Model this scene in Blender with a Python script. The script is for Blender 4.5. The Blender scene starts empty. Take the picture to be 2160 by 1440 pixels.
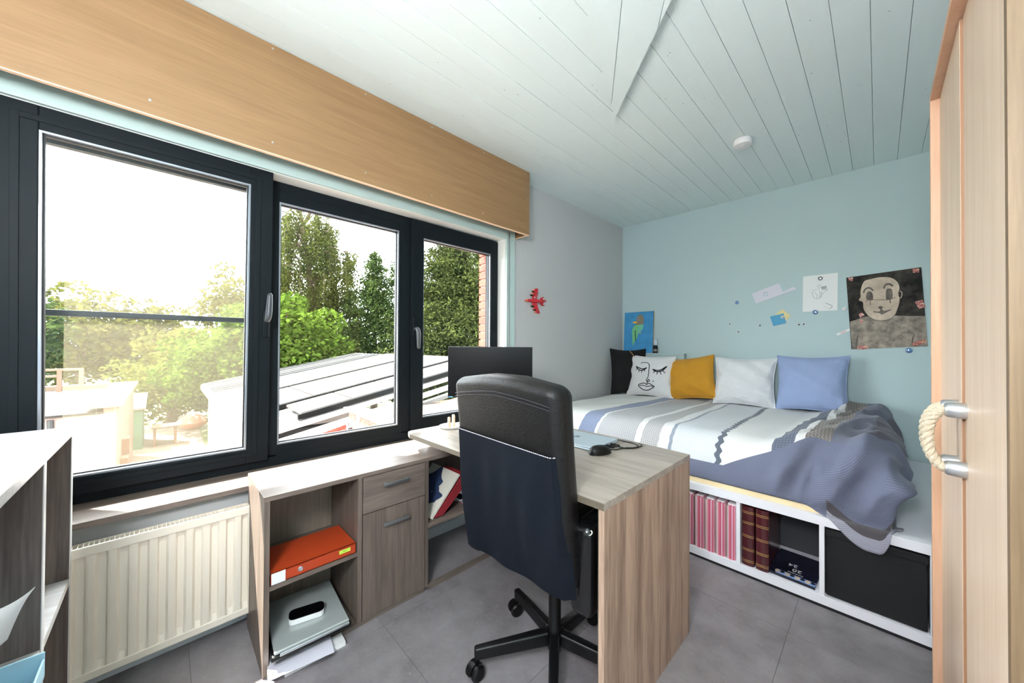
import bpy, bmesh, math, random
import numpy as np
from mathutils import Vector, Matrix, noise as mnoise
random.seed(7); rng = np.random.default_rng(7)
scene = bpy.context.scene
C = bpy.context.collection
R = math.radians

# ------------------------------------------------------------------ camera
cam_d = bpy.data.cameras.new('camera'); cam = bpy.data.objects.new('camera', cam_d); C.objects.link(cam)
cam_d.sensor_width = 36.0; cam_d.lens = 36.0 * 752.0 / 2160.0; cam_d.clip_start = 0.02; cam_d.clip_end = 400
_yaw, _p, _r = R(45.75), R(0.5), R(0.3)
_f = Vector((-math.sin(_yaw) * math.cos(_p), math.cos(_yaw) * math.cos(_p), math.sin(_p)))
_rt = Vector((math.cos(_yaw), math.sin(_yaw), 0)); _up = _rt.cross(_f)
_rt2 = _rt * math.cos(_r) + _up * math.sin(_r); _up2 = -_rt * math.sin(_r) + _up * math.cos(_r)
_m = Matrix((_rt2, _up2, -_f)).transposed().to_4x4(); _m.translation = Vector((0, 0, 1.216))
cam.matrix_world = _m
scene.camera = cam

# ------------------------------------------------------------------ world, sun, exposure
world = bpy.data.worlds.new('sky'); scene.world = world; world.use_nodes = True
bg = world.node_tree.nodes['Background']
bg.inputs[0].default_value = (0.91, 0.96, 1.0, 1); bg.inputs[1].default_value = 13.0
sun_d = bpy.data.lights.new('sun', 'SUN'); sun = bpy.data.objects.new('sun', sun_d); C.objects.link(sun)
sun_d.energy = 42.0; sun_d.angle = R(0.6); sun_d.color = (1.0, 0.95, 0.86)
sun.rotation_euler = Vector((0.55, 0.45, -1.0)).to_track_quat('-Z', 'Y').to_euler()
for (y0, y1) in ((-0.46, 0.36), (0.37, 1.17), (1.18, 1.92)):          # portals only guide sampling of the sky
    pl = bpy.data.lights.new('window_portal', 'AREA'); po = bpy.data.objects.new('window_portal', pl); C.objects.link(po)
    pl.shape = 'RECTANGLE'; pl.size = y1 - y0; pl.size_y = 1.5; pl.cycles.is_portal = True
    po.location = (-2.40, (y0 + y1) / 2, 1.33)
    po.matrix_world = Matrix.Translation(po.location) @ Matrix(((0, 0, -1), (1, 0, 0), (0, -1, 0))).to_4x4()
FILL = 68.0                                                         # glow of the added fill globe behind the camera
vs = scene.view_settings
vs.view_transform = 'Standard'; vs.look = 'None'; vs.gamma = 1.0; vs.use_curve_mapping = False; vs.exposure = 0.29
scene.cycles.use_denoising = True
scene.cycles.max_bounces = 7; scene.cycles.diffuse_bounces = 4; scene.cycles.glossy_bounces = 3; scene.cycles.transparent_max_bounces = 12
scene.cycles.use_adaptive_sampling = True; scene.cycles.adaptive_threshold = 0.15; scene.cycles.adaptive_min_samples = 16
scene.cycles.sample_clamp_indirect = 8.0
scene.cycles.caustics_reflective = False; scene.cycles.caustics_refractive = False

# ------------------------------------------------------------------ materials
def lin(c):
    return tuple((v / 255 / 12.92) if v / 255 <= .04045 else ((v / 255 + .055) / 1.055) ** 2.4 for v in c)
M = {}
def newmat(name):
    m = bpy.data.materials.new(name); m.use_nodes = True; M[name] = m
    return m, m.node_tree.nodes, m.node_tree.links, m.node_tree.nodes['Principled BSDF']
def mat(name, rgb, rough=.5, metal=0.0, spec=.5, bump=0, bscale=60, var=0, vscale=8, sheen=0, coat=0):
    m, N, L, b = newmat(name)
    col = lin(rgb)
    b.inputs['Base Color'].default_value = (*col, 1); b.inputs['Roughness'].default_value = rough
    b.inputs['Metallic'].default_value = metal; b.inputs['Specular IOR Level'].default_value = spec
    if sheen: b.inputs['Sheen Weight'].default_value = sheen
    if coat: b.inputs['Coat Weight'].default_value = coat
    if bump or var:
        tc = N.new('ShaderNodeTexCoord')
    if bump:
        n = N.new('ShaderNodeTexNoise'); n.inputs['Scale'].default_value = bscale; n.inputs['Detail'].default_value = 5
        L.new(tc.outputs['Object'], n.inputs['Vector'])
        bp = N.new('ShaderNodeBump'); bp.inputs['Strength'].default_value = bump; bp.inputs['Distance'].default_value = .01
        L.new(n.outputs['Fac'], bp.inputs['Height']); L.new(bp.outputs['Normal'], b.inputs['Normal'])
    if var:
        n2 = N.new('ShaderNodeTexNoise'); n2.inputs['Scale'].default_value = vscale; n2.inputs['Detail'].default_value = 6
        L.new(tc.outputs['Object'], n2.inputs['Vector'])
        mx = N.new('ShaderNodeMix'); mx.data_type = 'RGBA'
        mx.inputs[6].default_value = (*[max(0, v * (1 - var)) for v in col], 1); mx.inputs[7].default_value = (*[min(1, v * (1 + var)) for v in col], 1)
        rp = N.new('ShaderNodeMapRange'); rp.inputs[1].default_value = .3; rp.inputs[2].default_value = .7
        L.new(n2.outputs['Fac'], rp.inputs[0]); L.new(rp.outputs[0], mx.inputs[0]); L.new(mx.outputs[2], b.inputs['Base Color'])
    return m
def wood(name, dark, light, axis='Z', rough=.45, streak=34, fine=150, contrast=(.32, .68), bump=.08):
    """laminate / veneer: grain stretched along one axis"""
    m, N, L, b = newmat(name)
    tc = N.new('ShaderNodeTexCoord'); outs = []
    for sc_, dist, det in ((streak, .6, 5), (fine, .2, 3)):
        mp = N.new('ShaderNodeMapping'); s = {'X': (.05, 1, 1), 'Y': (1, .05, 1), 'Z': (1, 1, .05)}[axis]
        mp.inputs['Scale'].default_value = [v * sc_ for v in s]
        L.new(tc.outputs['Object'], mp.inputs['Vector'])
        n = N.new('ShaderNodeTexNoise'); n.inputs['Scale'].default_value = 1; n.inputs['Detail'].default_value = det
        n.inputs['Distortion'].default_value = dist; L.new(mp.outputs['Vector'], n.inputs['Vector']); outs.append(n.outputs['Fac'])
    ad = N.new('ShaderNodeMath'); ad.operation = 'MULTIPLY_ADD'; ad.inputs[1].default_value = .42
    ms = N.new('ShaderNodeMath'); ms.operation = 'MULTIPLY'; ms.inputs[1].default_value = .58; L.new(outs[0], ms.inputs[0])
    L.new(outs[1], ad.inputs[0]); L.new(ms.outputs[0], ad.inputs[2])
    rp = N.new('ShaderNodeValToRGB'); e = rp.color_ramp.elements
    e[0].position = contrast[0]; e[0].color = (*lin(dark), 1); e[1].position = contrast[1]; e[1].color = (*lin(light), 1)
    L.new(ad.outputs[0], rp.inputs[0]); L.new(rp.outputs[0], b.inputs['Base Color'])
    bp = N.new('ShaderNodeBump'); bp.inputs['Strength'].default_value = bump; bp.inputs['Distance'].default_value = .004
    L.new(ad.outputs[0], bp.inputs['Height']); L.new(bp.outputs['Normal'], b.inputs['Normal'])
    b.inputs['Roughness'].default_value = rough
    return m
# room
mat('teal_paint', (188, 208, 210), .7, bump=.05, bscale=40)
mat('grey_paint', (196, 196, 196), .8, bump=.12, bscale=90)
mat('mint_trim', (192, 213, 208), .45)
mat('white_trim', (240, 240, 236), .5)
mat('window_grey', (20, 26, 30), .5, spec=.12)
mat('gasket', (18, 18, 22), .5)
mat('glazing_bead', (150, 156, 165), .3, metal=.6)
# ceiling: painted rough boards with paint pits
m, N, L, b = newmat('ceiling_paint')
tc = N.new('ShaderNodeTexCoord'); mp = N.new('ShaderNodeMapping'); mp.inputs['Scale'].default_value = (60, 9, 60)
L.new(tc.outputs['Object'], mp.inputs['Vector'])
n = N.new('ShaderNodeTexNoise'); n.inputs['Scale'].default_value = 1; n.inputs['Detail'].default_value = 8; n.inputs['Distortion'].default_value = 1.2
L.new(mp.outputs['Vector'], n.inputs['Vector'])
bp = N.new('ShaderNodeBump'); bp.inputs['Strength'].default_value = .35; bp.inputs['Distance'].default_value = .004
L.new(n.outputs['Fac'], bp.inputs['Height']); L.new(bp.outputs['Normal'], b.inputs['Normal'])
v = N.new('ShaderNodeTexVoronoi'); v.inputs['Scale'].default_value = 34; L.new(tc.outputs['Object'], v.inputs['Vector'])
v2 = N.new('ShaderNodeTexNoise'); v2.inputs['Scale'].default_value = 7; L.new(tc.outputs['Object'], v2.inputs['Vector'])
lt = N.new('ShaderNodeMath'); lt.operation = 'LESS_THAN'; lt.inputs[1].default_value = .085; L.new(v.outputs['Distance'], lt.inputs[0])
gt = N.new('ShaderNodeMath'); gt.operation = 'GREATER_THAN'; gt.inputs[1].default_value = .62; L.new(v2.outputs['Fac'], gt.inputs[0])
mu = N.new('ShaderNodeMath'); mu.operation = 'MULTIPLY'; L.new(lt.outputs[0], mu.inputs[0]); L.new(gt.outputs[0], mu.inputs[1])
mx = N.new('ShaderNodeMix'); mx.data_type = 'RGBA'; mx.inputs[6].default_value = (*lin((230, 243, 243)), 1); mx.inputs[7].default_value = (*lin((110, 125, 125)), 1)
L.new(mu.outputs[0], mx.inputs[0]); L.new(mx.outputs[2], b.inputs['Base Color']); b.inputs['Roughness'].default_value = .55
# floor vinyl
m, N, L, b = newmat('floor_vinyl')
tc = N.new('ShaderNodeTexCoord'); gm = N.new('ShaderNodeNewGeometry')
n = N.new('ShaderNodeTexNoise'); n.inputs['Scale'].default_value = 5; n.inputs['Detail'].default_value = 9; n.inputs['Roughness'].default_value = .68
L.new(gm.outputs['Position'], n.inputs['Vector'])
n3 = N.new('ShaderNodeTexNoise'); n3.inputs['Scale'].default_value = 55; n3.inputs['Detail'].default_value = 5; L.new(gm.outputs['Position'], n3.inputs['Vector'])
rp = N.new('ShaderNodeValToRGB'); e = rp.color_ramp.elements
e[0].position = .32; e[0].color = (*lin((114, 108, 111)), 1); e[1].position = .7; e[1].color = (*lin((148, 142, 145)), 1)
L.new(n.outputs['Fac'], rp.inputs[0])
rp2 = N.new('ShaderNodeMapRange'); rp2.inputs[1].default_value = .62; rp2.inputs[2].default_value = .75; rp2.inputs[4].default_value = .35; L.new(n3.outputs['Fac'], rp2.inputs[0])
mx = N.new('ShaderNodeMix'); mx.data_type = 'RGBA'; mx.inputs[7].default_value = (*lin((176, 166, 158)), 1)
L.new(rp2.outputs[0], mx.inputs[0]); L.new(rp.outputs[0], mx.inputs[6]); L.new(mx.outputs[2], b.inputs['Base Color']); b.inputs['Roughness'].default_value = .42
bp = N.new('ShaderNodeBump'); bp.inputs['Strength'].default_value = .06; bp.inputs['Distance'].default_value = .003
L.new(n3.outputs['Fac'], bp.inputs['Height']); L.new(bp.outputs['Normal'], b.inputs['Normal'])
mat('screed', (90, 85, 82), .9)
# glass
def glass(name, tint=(1, 1, 1), gl=.06):
    m, N, L, b = newmat(name); N.remove(b)
    t = N.new('ShaderNodeBsdfTransparent'); t.inputs[0].default_value = (*tint, 1)
    g = N.new('ShaderNodeBsdfGlossy'); g.inputs['Roughness'].default_value = .02
    lw = N.new('ShaderNodeLayerWeight'); lw.inputs[0].default_value = .5
    pw = N.new('ShaderNodeMath'); pw.operation = 'POWER'; pw.inputs[1].default_value = 5; L.new(lw.outputs['Facing'], pw.inputs[0])
    fr = N.new('ShaderNodeMath'); fr.operation = 'MULTIPLY_ADD'; fr.inputs[1].default_value = .6; fr.inputs[2].default_value = .025; L.new(pw.outputs[0], fr.inputs[0])
    mx = N.new('ShaderNodeMixShader'); L.new(fr.outputs[0], mx.inputs[0]); L.new(t.outputs[0], mx.inputs[1]); L.new(g.outputs[0], mx.inputs[2])
    L.new(mx.outputs[0], N['Material Output'].inputs[0])
glass('pane_glass', (.97, .985, .98))
# insect / sun screen: a fine pale mesh
m, N, L, b = newmat('screen_mesh'); N.remove(b)
t = N.new('ShaderNodeBsdfTransparent'); d = N.new('ShaderNodeBsdfDiffuse'); tl = N.new('ShaderNodeBsdfTranslucent')
d.inputs[0].default_value = (*lin((238, 222, 196)), 1); tl.inputs[0].default_value = (*lin((238, 222, 190)), 1)
m1 = N.new('ShaderNodeMixShader'); m1.inputs[0].default_value = .5; L.new(d.outputs[0], m1.inputs[1]); L.new(tl.outputs[0], m1.inputs[2])
m2 = N.new('ShaderNodeMixShader'); m2.inputs[0].default_value = .04; L.new(t.outputs[0], m2.inputs[1]); L.new(m1.outputs[0], m2.inputs[2])
L.new(m2.outputs[0], N['Material Output'].inputs[0])
# furniture
wood('oak_v', (84, 73, 66), (126, 111, 101), 'Z', streak=30)  # darker than the desk's end panel: sideboard shade put into the colour
wood('oak_y', (88, 77, 70), (132, 117, 107), 'Y', streak=30)  # darkened likewise, shade at the sideboard put into its colour
wood('oak_x', (132, 122, 112), (180, 169, 158), 'X', rough=.32, streak=26)
wood('oak_side', (132, 106, 90), (186, 158, 138), 'Z', streak=22, contrast=(.36, .62))
wood('oak_edge', (84, 76, 64), (114, 104, 90), 'X', streak=40)
wood('oak_back', (112, 100, 88), (150, 136, 122), 'Z', streak=26)
wood('shelf_oak', (84, 73, 68), (136, 123, 116), 'Z', rough=.4, streak=30)
mat('shelf_edge', (236, 234, 232), .35)
wood('shelf_top', (206, 202, 200), (236, 234, 232), 'Y', rough=.25, streak=30)
wood('pelmet_wood', (142, 107, 72), (162, 126, 87), 'Y', rough=.5, streak=26, fine=110, bump=.05)
mat('pelmet_edge', (236, 200, 168), .6)
wood('birch', (214, 186, 160), (230, 206, 182), 'Z', rough=.4, streak=22, fine=90)
wood('alder', (196, 154, 124), (212, 174, 146), 'Z', rough=.45, streak=22)
mat('alder_edge', (150, 112, 84), .6)
wood('alder_side', (104, 82, 58), (134, 110, 82), 'Z', rough=.5, streak=30)
mat('handle_grey', (74, 77, 82), .4, metal=.2)
mat('brushed_metal', (176, 180, 184), .32, metal=.9)
mat('satin_metal', (200, 203, 206), .3, metal=.85)
mat('white_lacquer', (238, 238, 244), .6)
mat('white_panel', (226, 230, 234), .45)
mat('cream_wood', (232, 210, 170), .6, var=.06)
mat('cube_back', (58, 60, 64), .7)
mat('rad_white', (240, 230, 214), .35)
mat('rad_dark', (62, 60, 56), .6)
mat('leather_black', (12, 11, 12), .38, bump=.25, bscale=260, spec=.4)
mat('leather_patent', (12, 12, 13), .16, bump=.05, bscale=60)
mat('fabric_navy', (14, 19, 28), .7, bump=.2, bscale=300, spec=.15)
mat('plastic_black', (11, 11, 12), .38, spec=.35)
mat('leather_stitch', (44, 46, 54), .5)
mat('stitch', (190, 186, 196), .6)
mat('bare_lining', (216, 206, 186), .8)
mat('screen_black', (5, 5, 6), .3, spec=.2)
mat('plastic_white', (238, 238, 238), .35)
mat('laptop_silver', (196, 210, 220), .35, metal=.25)
mat('logo_grey', (96, 104, 112), .3, metal=.6)
mat('ink', (14, 14, 14), .8)
mat('pencil', (120, 118, 118), .9)
mat('paper', (242, 242, 242), .8)
mat('paper_lilac', (224, 222, 234), .8)
mat('paper_blue', (92, 166, 205), .8)
mat('paper_yellow', (226, 214, 160), .8)
mat('card_blue', (182, 222, 238), .6)
mat('canvas_blue', (66, 150, 204), .7, var=.12, vscale=14)
mat('canvas_edge', (176, 148, 96), .8)
mat('bird_head', (140, 132, 112), .8); mat('bird_green', (122, 200, 142), .8); mat('bird_aqua', (118, 204, 176), .8); mat('bird_yellow', (244, 190, 66), .8)
mat('sheet_black', (10, 10, 11), .9)
mat('pillow_black', (12, 12, 13), .9, bump=.2, bscale=200)
mat('pillow_white', (230, 230, 230), .9, bump=.25, bscale=120, sheen=.2)
mat('pillow_mustard', (204, 146, 34), .85, bump=.3, bscale=160, sheen=.2)
mat('pillow_cotton', (222, 224, 226), .9, bump=.4, bscale=45, sheen=.2)
mat('pillow_blue', (152, 170, 208), .85, bump=.3, bscale=150, sheen=.2)
mat('cord_tan', (196, 160, 116), .8)
mat('red_toy', (206, 44, 56), .4); mat('orange_toy', (240, 128, 84), .5); mat('engine_black', (24, 24, 24), .4)
mat('binder_orange', (178, 62, 28), .4); mat('case_silver', (176, 182, 180), .35, metal=.3); mat('label_green', (190, 226, 80), .7)
mat('maroon', (74, 22, 30), .3, coat=.4); mat('gold_line', (206, 170, 100), .5, metal=.4)
mat('box_black', (17, 18, 20), .8, bump=.15, bscale=200)
mat('cover_night', (24, 26, 44), .25, var=.5, vscale=30)
mat('photo_blue', (130, 160, 214), .4); mat('bird_beige', (206, 186, 166), .6)
mat('magazine_red', (150, 44, 50), .45); mat('magazine_cream', (226, 220, 206), .5); mat('ink_blue', (42, 58, 92), .6, var=.4, vscale=20)
mat('orange_card', (220, 120, 60), .6)
mat('candle_wood', (232, 200, 168), .6); mat('dish_white', (238, 234, 226), .35)
mat('glass_magnet', (96, 132, 178), .1, coat=1, var=.35, vscale=90); mat('glass_clear', (190, 204, 216), .1, coat=1, var=.15, vscale=90)
mat('steel_magnet', (150, 150, 155), .25, metal=.8); mat('iris_dark', (30, 22, 22), .2)
mat('rope', (196, 184, 162), .9, bump=.5, bscale=180)
# striped binder back
m, N, L, b = newmat('binder_stripes')
tc = N.new('ShaderNodeTexCoord'); sp = N.new('ShaderNodeSeparateXYZ'); L.new(tc.outputs['Generated'], sp.inputs[0])
rp = N.new('ShaderNodeValToRGB'); rp.color_ramp.interpolation = 'CONSTANT'
stops = [(0, (178, 150, 146)), (.22, (224, 200, 214)), (.30, (206, 110, 128)), (.46, (196, 90, 112)), (.62, (226, 196, 214)), (.72, (204, 104, 124)), (.9, (214, 160, 178))]
while len(rp.color_ramp.elements) < len(stops): rp.color_ramp.elements.new(.5)
for e, (p_, c_) in zip(rp.color_ramp.elements, stops): e.position = p_; e.color = (*lin(c_), 1)
L.new(sp.outputs[0], rp.inputs[0]); L.new(rp.outputs[0], b.inputs['Base Color']); b.inputs['Roughness'].default_value = .45
# charcoal drawing ground
m, N, L, b = newmat('charcoal_dark')
def two_tone(name, a, c, scale, lo=.35, hi=.65, rough=.9, stretch=(1, 1, 1)):
    m, N, L, b = newmat(name); tc = N.new('ShaderNodeTexCoord'); mp = N.new('ShaderNodeMapping'); mp.inputs['Scale'].default_value = stretch
    n = N.new('ShaderNodeTexNoise'); n.inputs['Scale'].default_value = scale; n.inputs['Detail'].default_value = 8; n.inputs['Roughness'].default_value = .65
    L.new(tc.outputs['Object'], mp.inputs['Vector']); L.new(mp.outputs['Vector'], n.inputs['Vector'])
    rp = N.new('ShaderNodeValToRGB'); e = rp.color_ramp.elements
    e[0].position = lo; e[0].color = (*lin(a), 1); e[1].position = hi; e[1].color = (*lin(c), 1)
    L.new(n.outputs['Fac'], rp.inputs[0]); L.new(rp.outputs[0], b.inputs['Base Color']); b.inputs['Roughness'].default_value = rough
    return m
two_tone('charcoal_dark', (26, 25, 24), (96, 88, 80), 9, .42, .8)
two_tone('charcoal_mid', (96, 92, 88), (190, 174, 158), 16, .3, .68)
two_tone('charcoal_face', (176, 158, 142), (222, 204, 184), 8)
two_tone('charcoal_soft', (70, 66, 64), (130, 120, 110), 20)
two_tone('wrapper', (150, 18, 34), (232, 206, 160), 90, .46, .68, .35)
# outdoors
two_tone('roof_sheet', (86, 84, 82), (110, 108, 104), 2, rough=.6)
mat('roof_steel', (44, 44, 44), .5); mat('panel_glass', (60, 53, 48), .5, var=.1, vscale=3); mat('panel_frame', (10, 10, 10), .6, spec=.1)
mat('render_white', (142, 124, 116), .8); mat('render_pink', (138, 98, 84), .8, var=.08, vscale=3)
two_tone('roof_felt', (30, 27, 22), (50, 45, 36), 4); mat('coping', (112, 94, 76), .8)
mat('green_board', (72, 98, 76), .7); mat('timber', (104, 78, 60), .8); mat('patio', (104, 90, 76), .9, var=.15, vscale=2)
two_tone('lawn', (56, 66, 34), (92, 98, 52), 3)
two_tone('brick_red', (122, 44, 34), (150, 68, 52), 6); two_tone('brick_pale', (140, 78, 62), (168, 108, 90), 8); mat('mortar', (164, 154, 146), .9)
mat('flat_roof', (122, 104, 82), .9, var=.1, vscale=2); mat('pipe_white', (235, 232, 228), .5)
mat('bark', (84, 68, 54), .9, bump=.5, bscale=30); mat('red_plastic', (206, 60, 54), .5); mat('green_plastic', (100, 150, 136), .5); mat('blue_tarp', (120, 150, 200), .5)
mat('dark_void', (70, 68, 68), .9); mat('terracotta', (190, 128, 104), .8)
def leafmat(name, a, c, scale=1.2, trans=.35):
    m, N, L, b = newmat(name); N.remove(b); gm = N.new('ShaderNodeNewGeometry')
    n = N.new('ShaderNodeTexNoise'); n.inputs['Scale'].default_value = scale; n.inputs['Detail'].default_value = 5; L.new(gm.outputs['Position'], n.inputs['Vector'])
    n2 = N.new('ShaderNodeTexWhiteNoise'); n2.noise_dimensions = '1D'; L.new(gm.outputs['Random Per Island'], n2.inputs['W'])
    av = N.new('ShaderNodeMath'); av.operation = 'MULTIPLY_ADD'; av.inputs[1].default_value = .4; L.new(n2.outputs['Value'], av.inputs[0])
    ms = N.new('ShaderNodeMath'); ms.operation = 'MULTIPLY'; ms.inputs[1].default_value = .6; L.new(n.outputs['Fac'], ms.inputs[0]); L.new(ms.outputs[0], av.inputs[2])
    rp = N.new('ShaderNodeValToRGB'); e = rp.color_ramp.elements; e[0].position = .25; e[0].color = (*lin(a), 1); e[1].position = .75; e[1].color = (*lin(c), 1)
    L.new(av.outputs[0], rp.inputs[0])
    d = N.new('ShaderNodeBsdfDiffuse'); t = N.new('ShaderNodeBsdfTranslucent'); L.new(rp.outputs[0], d.inputs[0]); L.new(rp.outputs[0], t.inputs[0])
    mx = N.new('ShaderNodeMixShader'); mx.inputs[0].default_value = trans; L.new(d.outputs[0], mx.inputs[1]); L.new(t.outputs[0], mx.inputs[2]); L.new(mx.outputs[0], N['Material Output'].inputs[0])
leafmat('leaf_lime', (36, 52, 16), (84, 104, 38), .7, .45)
leafmat('leaf_birch', (38, 44, 20), (78, 82, 40), .8)
leafmat('leaf_conifer', (26, 33, 18), (66, 72, 36), .9, .15)
leafmat('leaf_spruce', (24, 36, 18), (64, 76, 38), .9, .15)
leafmat('leaf_far', (50, 54, 24), (88, 86, 42), .4)
leafmat('leaf_shrub', (52, 60, 24), (96, 98, 46), .8)

# ------------------------------------------------------------------ helpers
class MB:
    def __init__(s): s.v = []; s.f = []; s.uv = None
    def add(s, verts, faces):
        o = len(s.v); s.v += [tuple(p) for p in verts]; s.f += [tuple(i + o for i in f) for f in faces]; return s
    def box(s, x0, x1, y0, y1, z0, z1):
        x0, x1 = min(x0, x1), max(x0, x1); y0, y1 = min(y0, y1), max(y0, y1); z0, z1 = min(z0, z1), max(z0, z1)
        return s.add([(x0, y0, z0), (x1, y0, z0), (x1, y1, z0), (x0, y1, z0), (x0, y0, z1), (x1, y0, z1), (x1, y1, z1), (x0, y1, z1)],
                     [(0, 3, 2, 1), (4, 5, 6, 7), (0, 1, 5, 4), (1, 2, 6, 5), (2, 3, 7, 6), (3, 0, 4, 7)])
    def prism(s, poly, fn, h0, h1):
        n = len(poly); vv = [fn(p, h0) for p in poly] + [fn(p, h1) for p in poly]
        return s.add(vv, [tuple(reversed(range(n))), tuple(range(n, 2 * n))] + [(i, (i + 1) % n, (i + 1) % n + n, i + n) for i in range(n)])
    def tube(s, pts, r, n=8, closed=False):
        pts = [Vector(p) for p in pts]; k = len(pts); rr = r if hasattr(r, '__len__') else [r] * k; vv = []; up = Vector((0.13, 0.21, 1)).normalized(); nrm = None
        for i, p in enumerate(pts):
            t = (pts[(i + 1) % k] - pts[i - 1]) if closed else (pts[min(i + 1, k - 1)] - pts[max(i - 1, 0)])
            t.normalize()
            if nrm is None: nrm = t.cross(up) if abs(t.dot(up)) < .95 else t.cross(Vector((1, 0, 0)))
            nrm = (nrm - t * nrm.dot(t)).normalized(); bi = t.cross(nrm)
            for j in range(n):
                a = 2 * math.pi * j / n; vv.append(p + (nrm * math.cos(a) + bi * math.sin(a)) * rr[i])
        ff = []
        for i in range(k if closed else k - 1):
            for j in range(n):
                a, b_ = i * n + j, i * n + (j + 1) % n; c, d_ = ((i + 1) % k) * n + (j + 1) % n, ((i + 1) % k) * n + j
                ff.append((a, b_, c, d_))
        if not closed: ff += [tuple(reversed(range(n))), tuple(range((k - 1) * n, k * n))]
        return s.add(vv, ff)
    def lathe(s, prof, c=(0, 0, 0), n=20, axis='Z'):
        vv = []
        for (r_, z) in prof:
            for j in range(n):
                a = 2 * math.pi * j / n; q = (r_ * math.cos(a), r_ * math.sin(a), z)
                if axis == 'X': q = (q[2], q[0], q[1])
                if axis == 'Y': q = (q[0], q[2], q[1])
                vv.append((q[0] + c[0], q[1] + c[1], q[2] + c[2]))
        k = len(prof); ff = [(i * n + j, i * n + (j + 1) % n, (i + 1) * n + (j + 1) % n, (i + 1) * n + j) for i in range(k - 1) for j in range(n)]
        if prof[0][0] > 0: ff.append(tuple(reversed(range(n))))
        if prof[-1][0] > 0: ff.append(tuple(range((k - 1) * n, k * n)))
        return s.add(vv, ff)
    def grid(s, fn, nu, nv, closed_u=False):
        vv = [fn(i / nu, j / nv) for j in range(nv + 1) for i in range(nu + (0 if closed_u else 1))]; w = nu if closed_u else nu + 1
        ff = [(j * w + i, j * w + (i + 1) % w, (j + 1) * w + (i + 1) % w, (j + 1) * w + i) for j in range(nv) for i in range(nu)]
        return s.add(vv, ff)
    def rbox(s, c, size, r, n=3, deform=None):
        """box with rounded edges; deform maps local points to world"""
        hx, hy, hz = size[0] / 2, size[1] / 2, size[2] / 2; r = min(r, hx, hy, hz)
        bm = bmesh.new(); bmesh.ops.create_cube(bm, size=2)
        bmesh.ops.subdivide_edges(bm, edges=bm.edges[:], cuts=2 * n + 4, use_grid_fill=True)
        m_ = 2 * n + 5; idx = {v: i for i, v in enumerate(bm.verts)}
        def remap(t, h):                       # bunch grid lines into the rounded ends
            k = round((t + 1) / 2 * m_)
            ang = (n + 1)
            if k <= ang: return -h + r, -math.cos(math.pi / 4 * k / ang * 1.0) if False else -(1 - k / ang)
            if k >= m_ - ang: return h - r, (1 - (m_ - k) / ang)
            q = (k - ang) / (m_ - 2 * ang); return (-h + r) + q * 2 * (h - r), 0
        vv = []
        for v_ in bm.verts:
            a, o = zip(*(remap(v_.co[i], (hx, hy, hz)[i]) for i in range(3)))
            ov = Vector([math.tan(t * math.pi / 4) for t in o]); L_ = max(abs(x) for x in ov)
            if ov.length > 0: ov = ov.normalized() * r * (1 if L_ >= .999 else L_)
            p = Vector(a) + ov
            vv.append(p)
        ff = [tuple(idx[v_] for v_ in f.verts) for f in bm.faces]; bm.free()
        if deform: vv = [deform(p) for p in vv]
        vv = [(p[0] + c[0], p[1] + c[1], p[2] + c[2]) for p in vv]
        return s.add(vv, ff)
def obj(name, mb, mname, parent=None, smooth=False, bevel=0, local=False):
    off = Vector((0, 0, 0))
    if parent is not None and not local: off = OFF.get(parent.name, Vector((0, 0, 0)))
    me = bpy.data.meshes.new(name)
    me.from_pydata([(p[0] - off[0], p[1] - off[1], p[2] - off[2]) for p in mb.v], [], mb.f)
    me.materials.append(M[mname])
    bm = bmesh.new(); bm.from_mesh(me)
    bmesh.ops.recalc_face_normals(bm, faces=bm.faces[:])
    if bevel: bmesh.ops.bevel(bm, geom=bm.edges[:], offset=bevel, segments=2, affect='EDGES', profile=.6, clamp_overlap=True)
    bm.to_mesh(me); bm.free()
    if smooth:
        for p_ in me.polygons: p_.use_smooth = True
        try: me.set_sharp_from_angle(angle=R(40))
        except Exception: pass
    o = bpy.data.objects.new(name, me); C.objects.link(o)
    if parent is not None: o.parent = parent; OFF[o.name] = off if not local else Vector((0, 0, 0))
    else: OFF[o.name] = Vector((0, 0, 0))
    return o
OFF = {}
def tag(o, label, cat, group=None):
    o['label'] = label; o['category'] = cat
    if group: o['group'] = group
    return o
def struct(o): o['kind'] = 'structure'; return o
def thing(name, label, cat, loc=(0, 0, 0), rotz=0, group=None):
    o = bpy.data.objects.new(name, None); C.objects.link(o); o.empty_display_size = .05
    o.location = loc; o.rotation_euler = (0, 0, rotz); OFF[o.name] = Vector(loc)
    return tag(o, label, cat, group) if label else o
def box(name, b, mname, parent=None, bevel=0, **k): return obj(name, MB().box(*b), mname, parent, bevel=bevel, **k)
def inst(name, me_obj, parent, loc, rot=None, scale=None):
    """another object that shares mesh data"""
    o = bpy.data.objects.new(name, me_obj.data); C.objects.link(o); o.parent = parent; o.location = loc
    if rot: o.rotation_euler = rot
    if scale: o.scale = scale
    return o
def ribbon(pts, w, fn, closed=False):
    """flat stroke along 2-D points laid on a surface fn(u,v)"""
    pts = [Vector(p) for p in pts]; k = len(pts); a, b_ = [], []
    for i in range(k):
        t = (pts[(i + 1) % k] - pts[i - 1]) if closed else (pts[min(i + 1, k - 1)] - pts[max(i - 1, 0)])
        t = t.normalized() if t.length > 0 else Vector((1, 0)); nn = Vector((-t.y, t.x)) * (w[i] if hasattr(w, '__len__') else w) / 2
        a.append(fn(*(pts[i] + nn))); b_.append(fn(*(pts[i] - nn)))
    m_ = MB(); ff = [(i, (i + 1) % k, (i + 1) % k + k, i + k) for i in range(k if closed else k - 1)]
    return m_.add(a + b_, ff)
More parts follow.
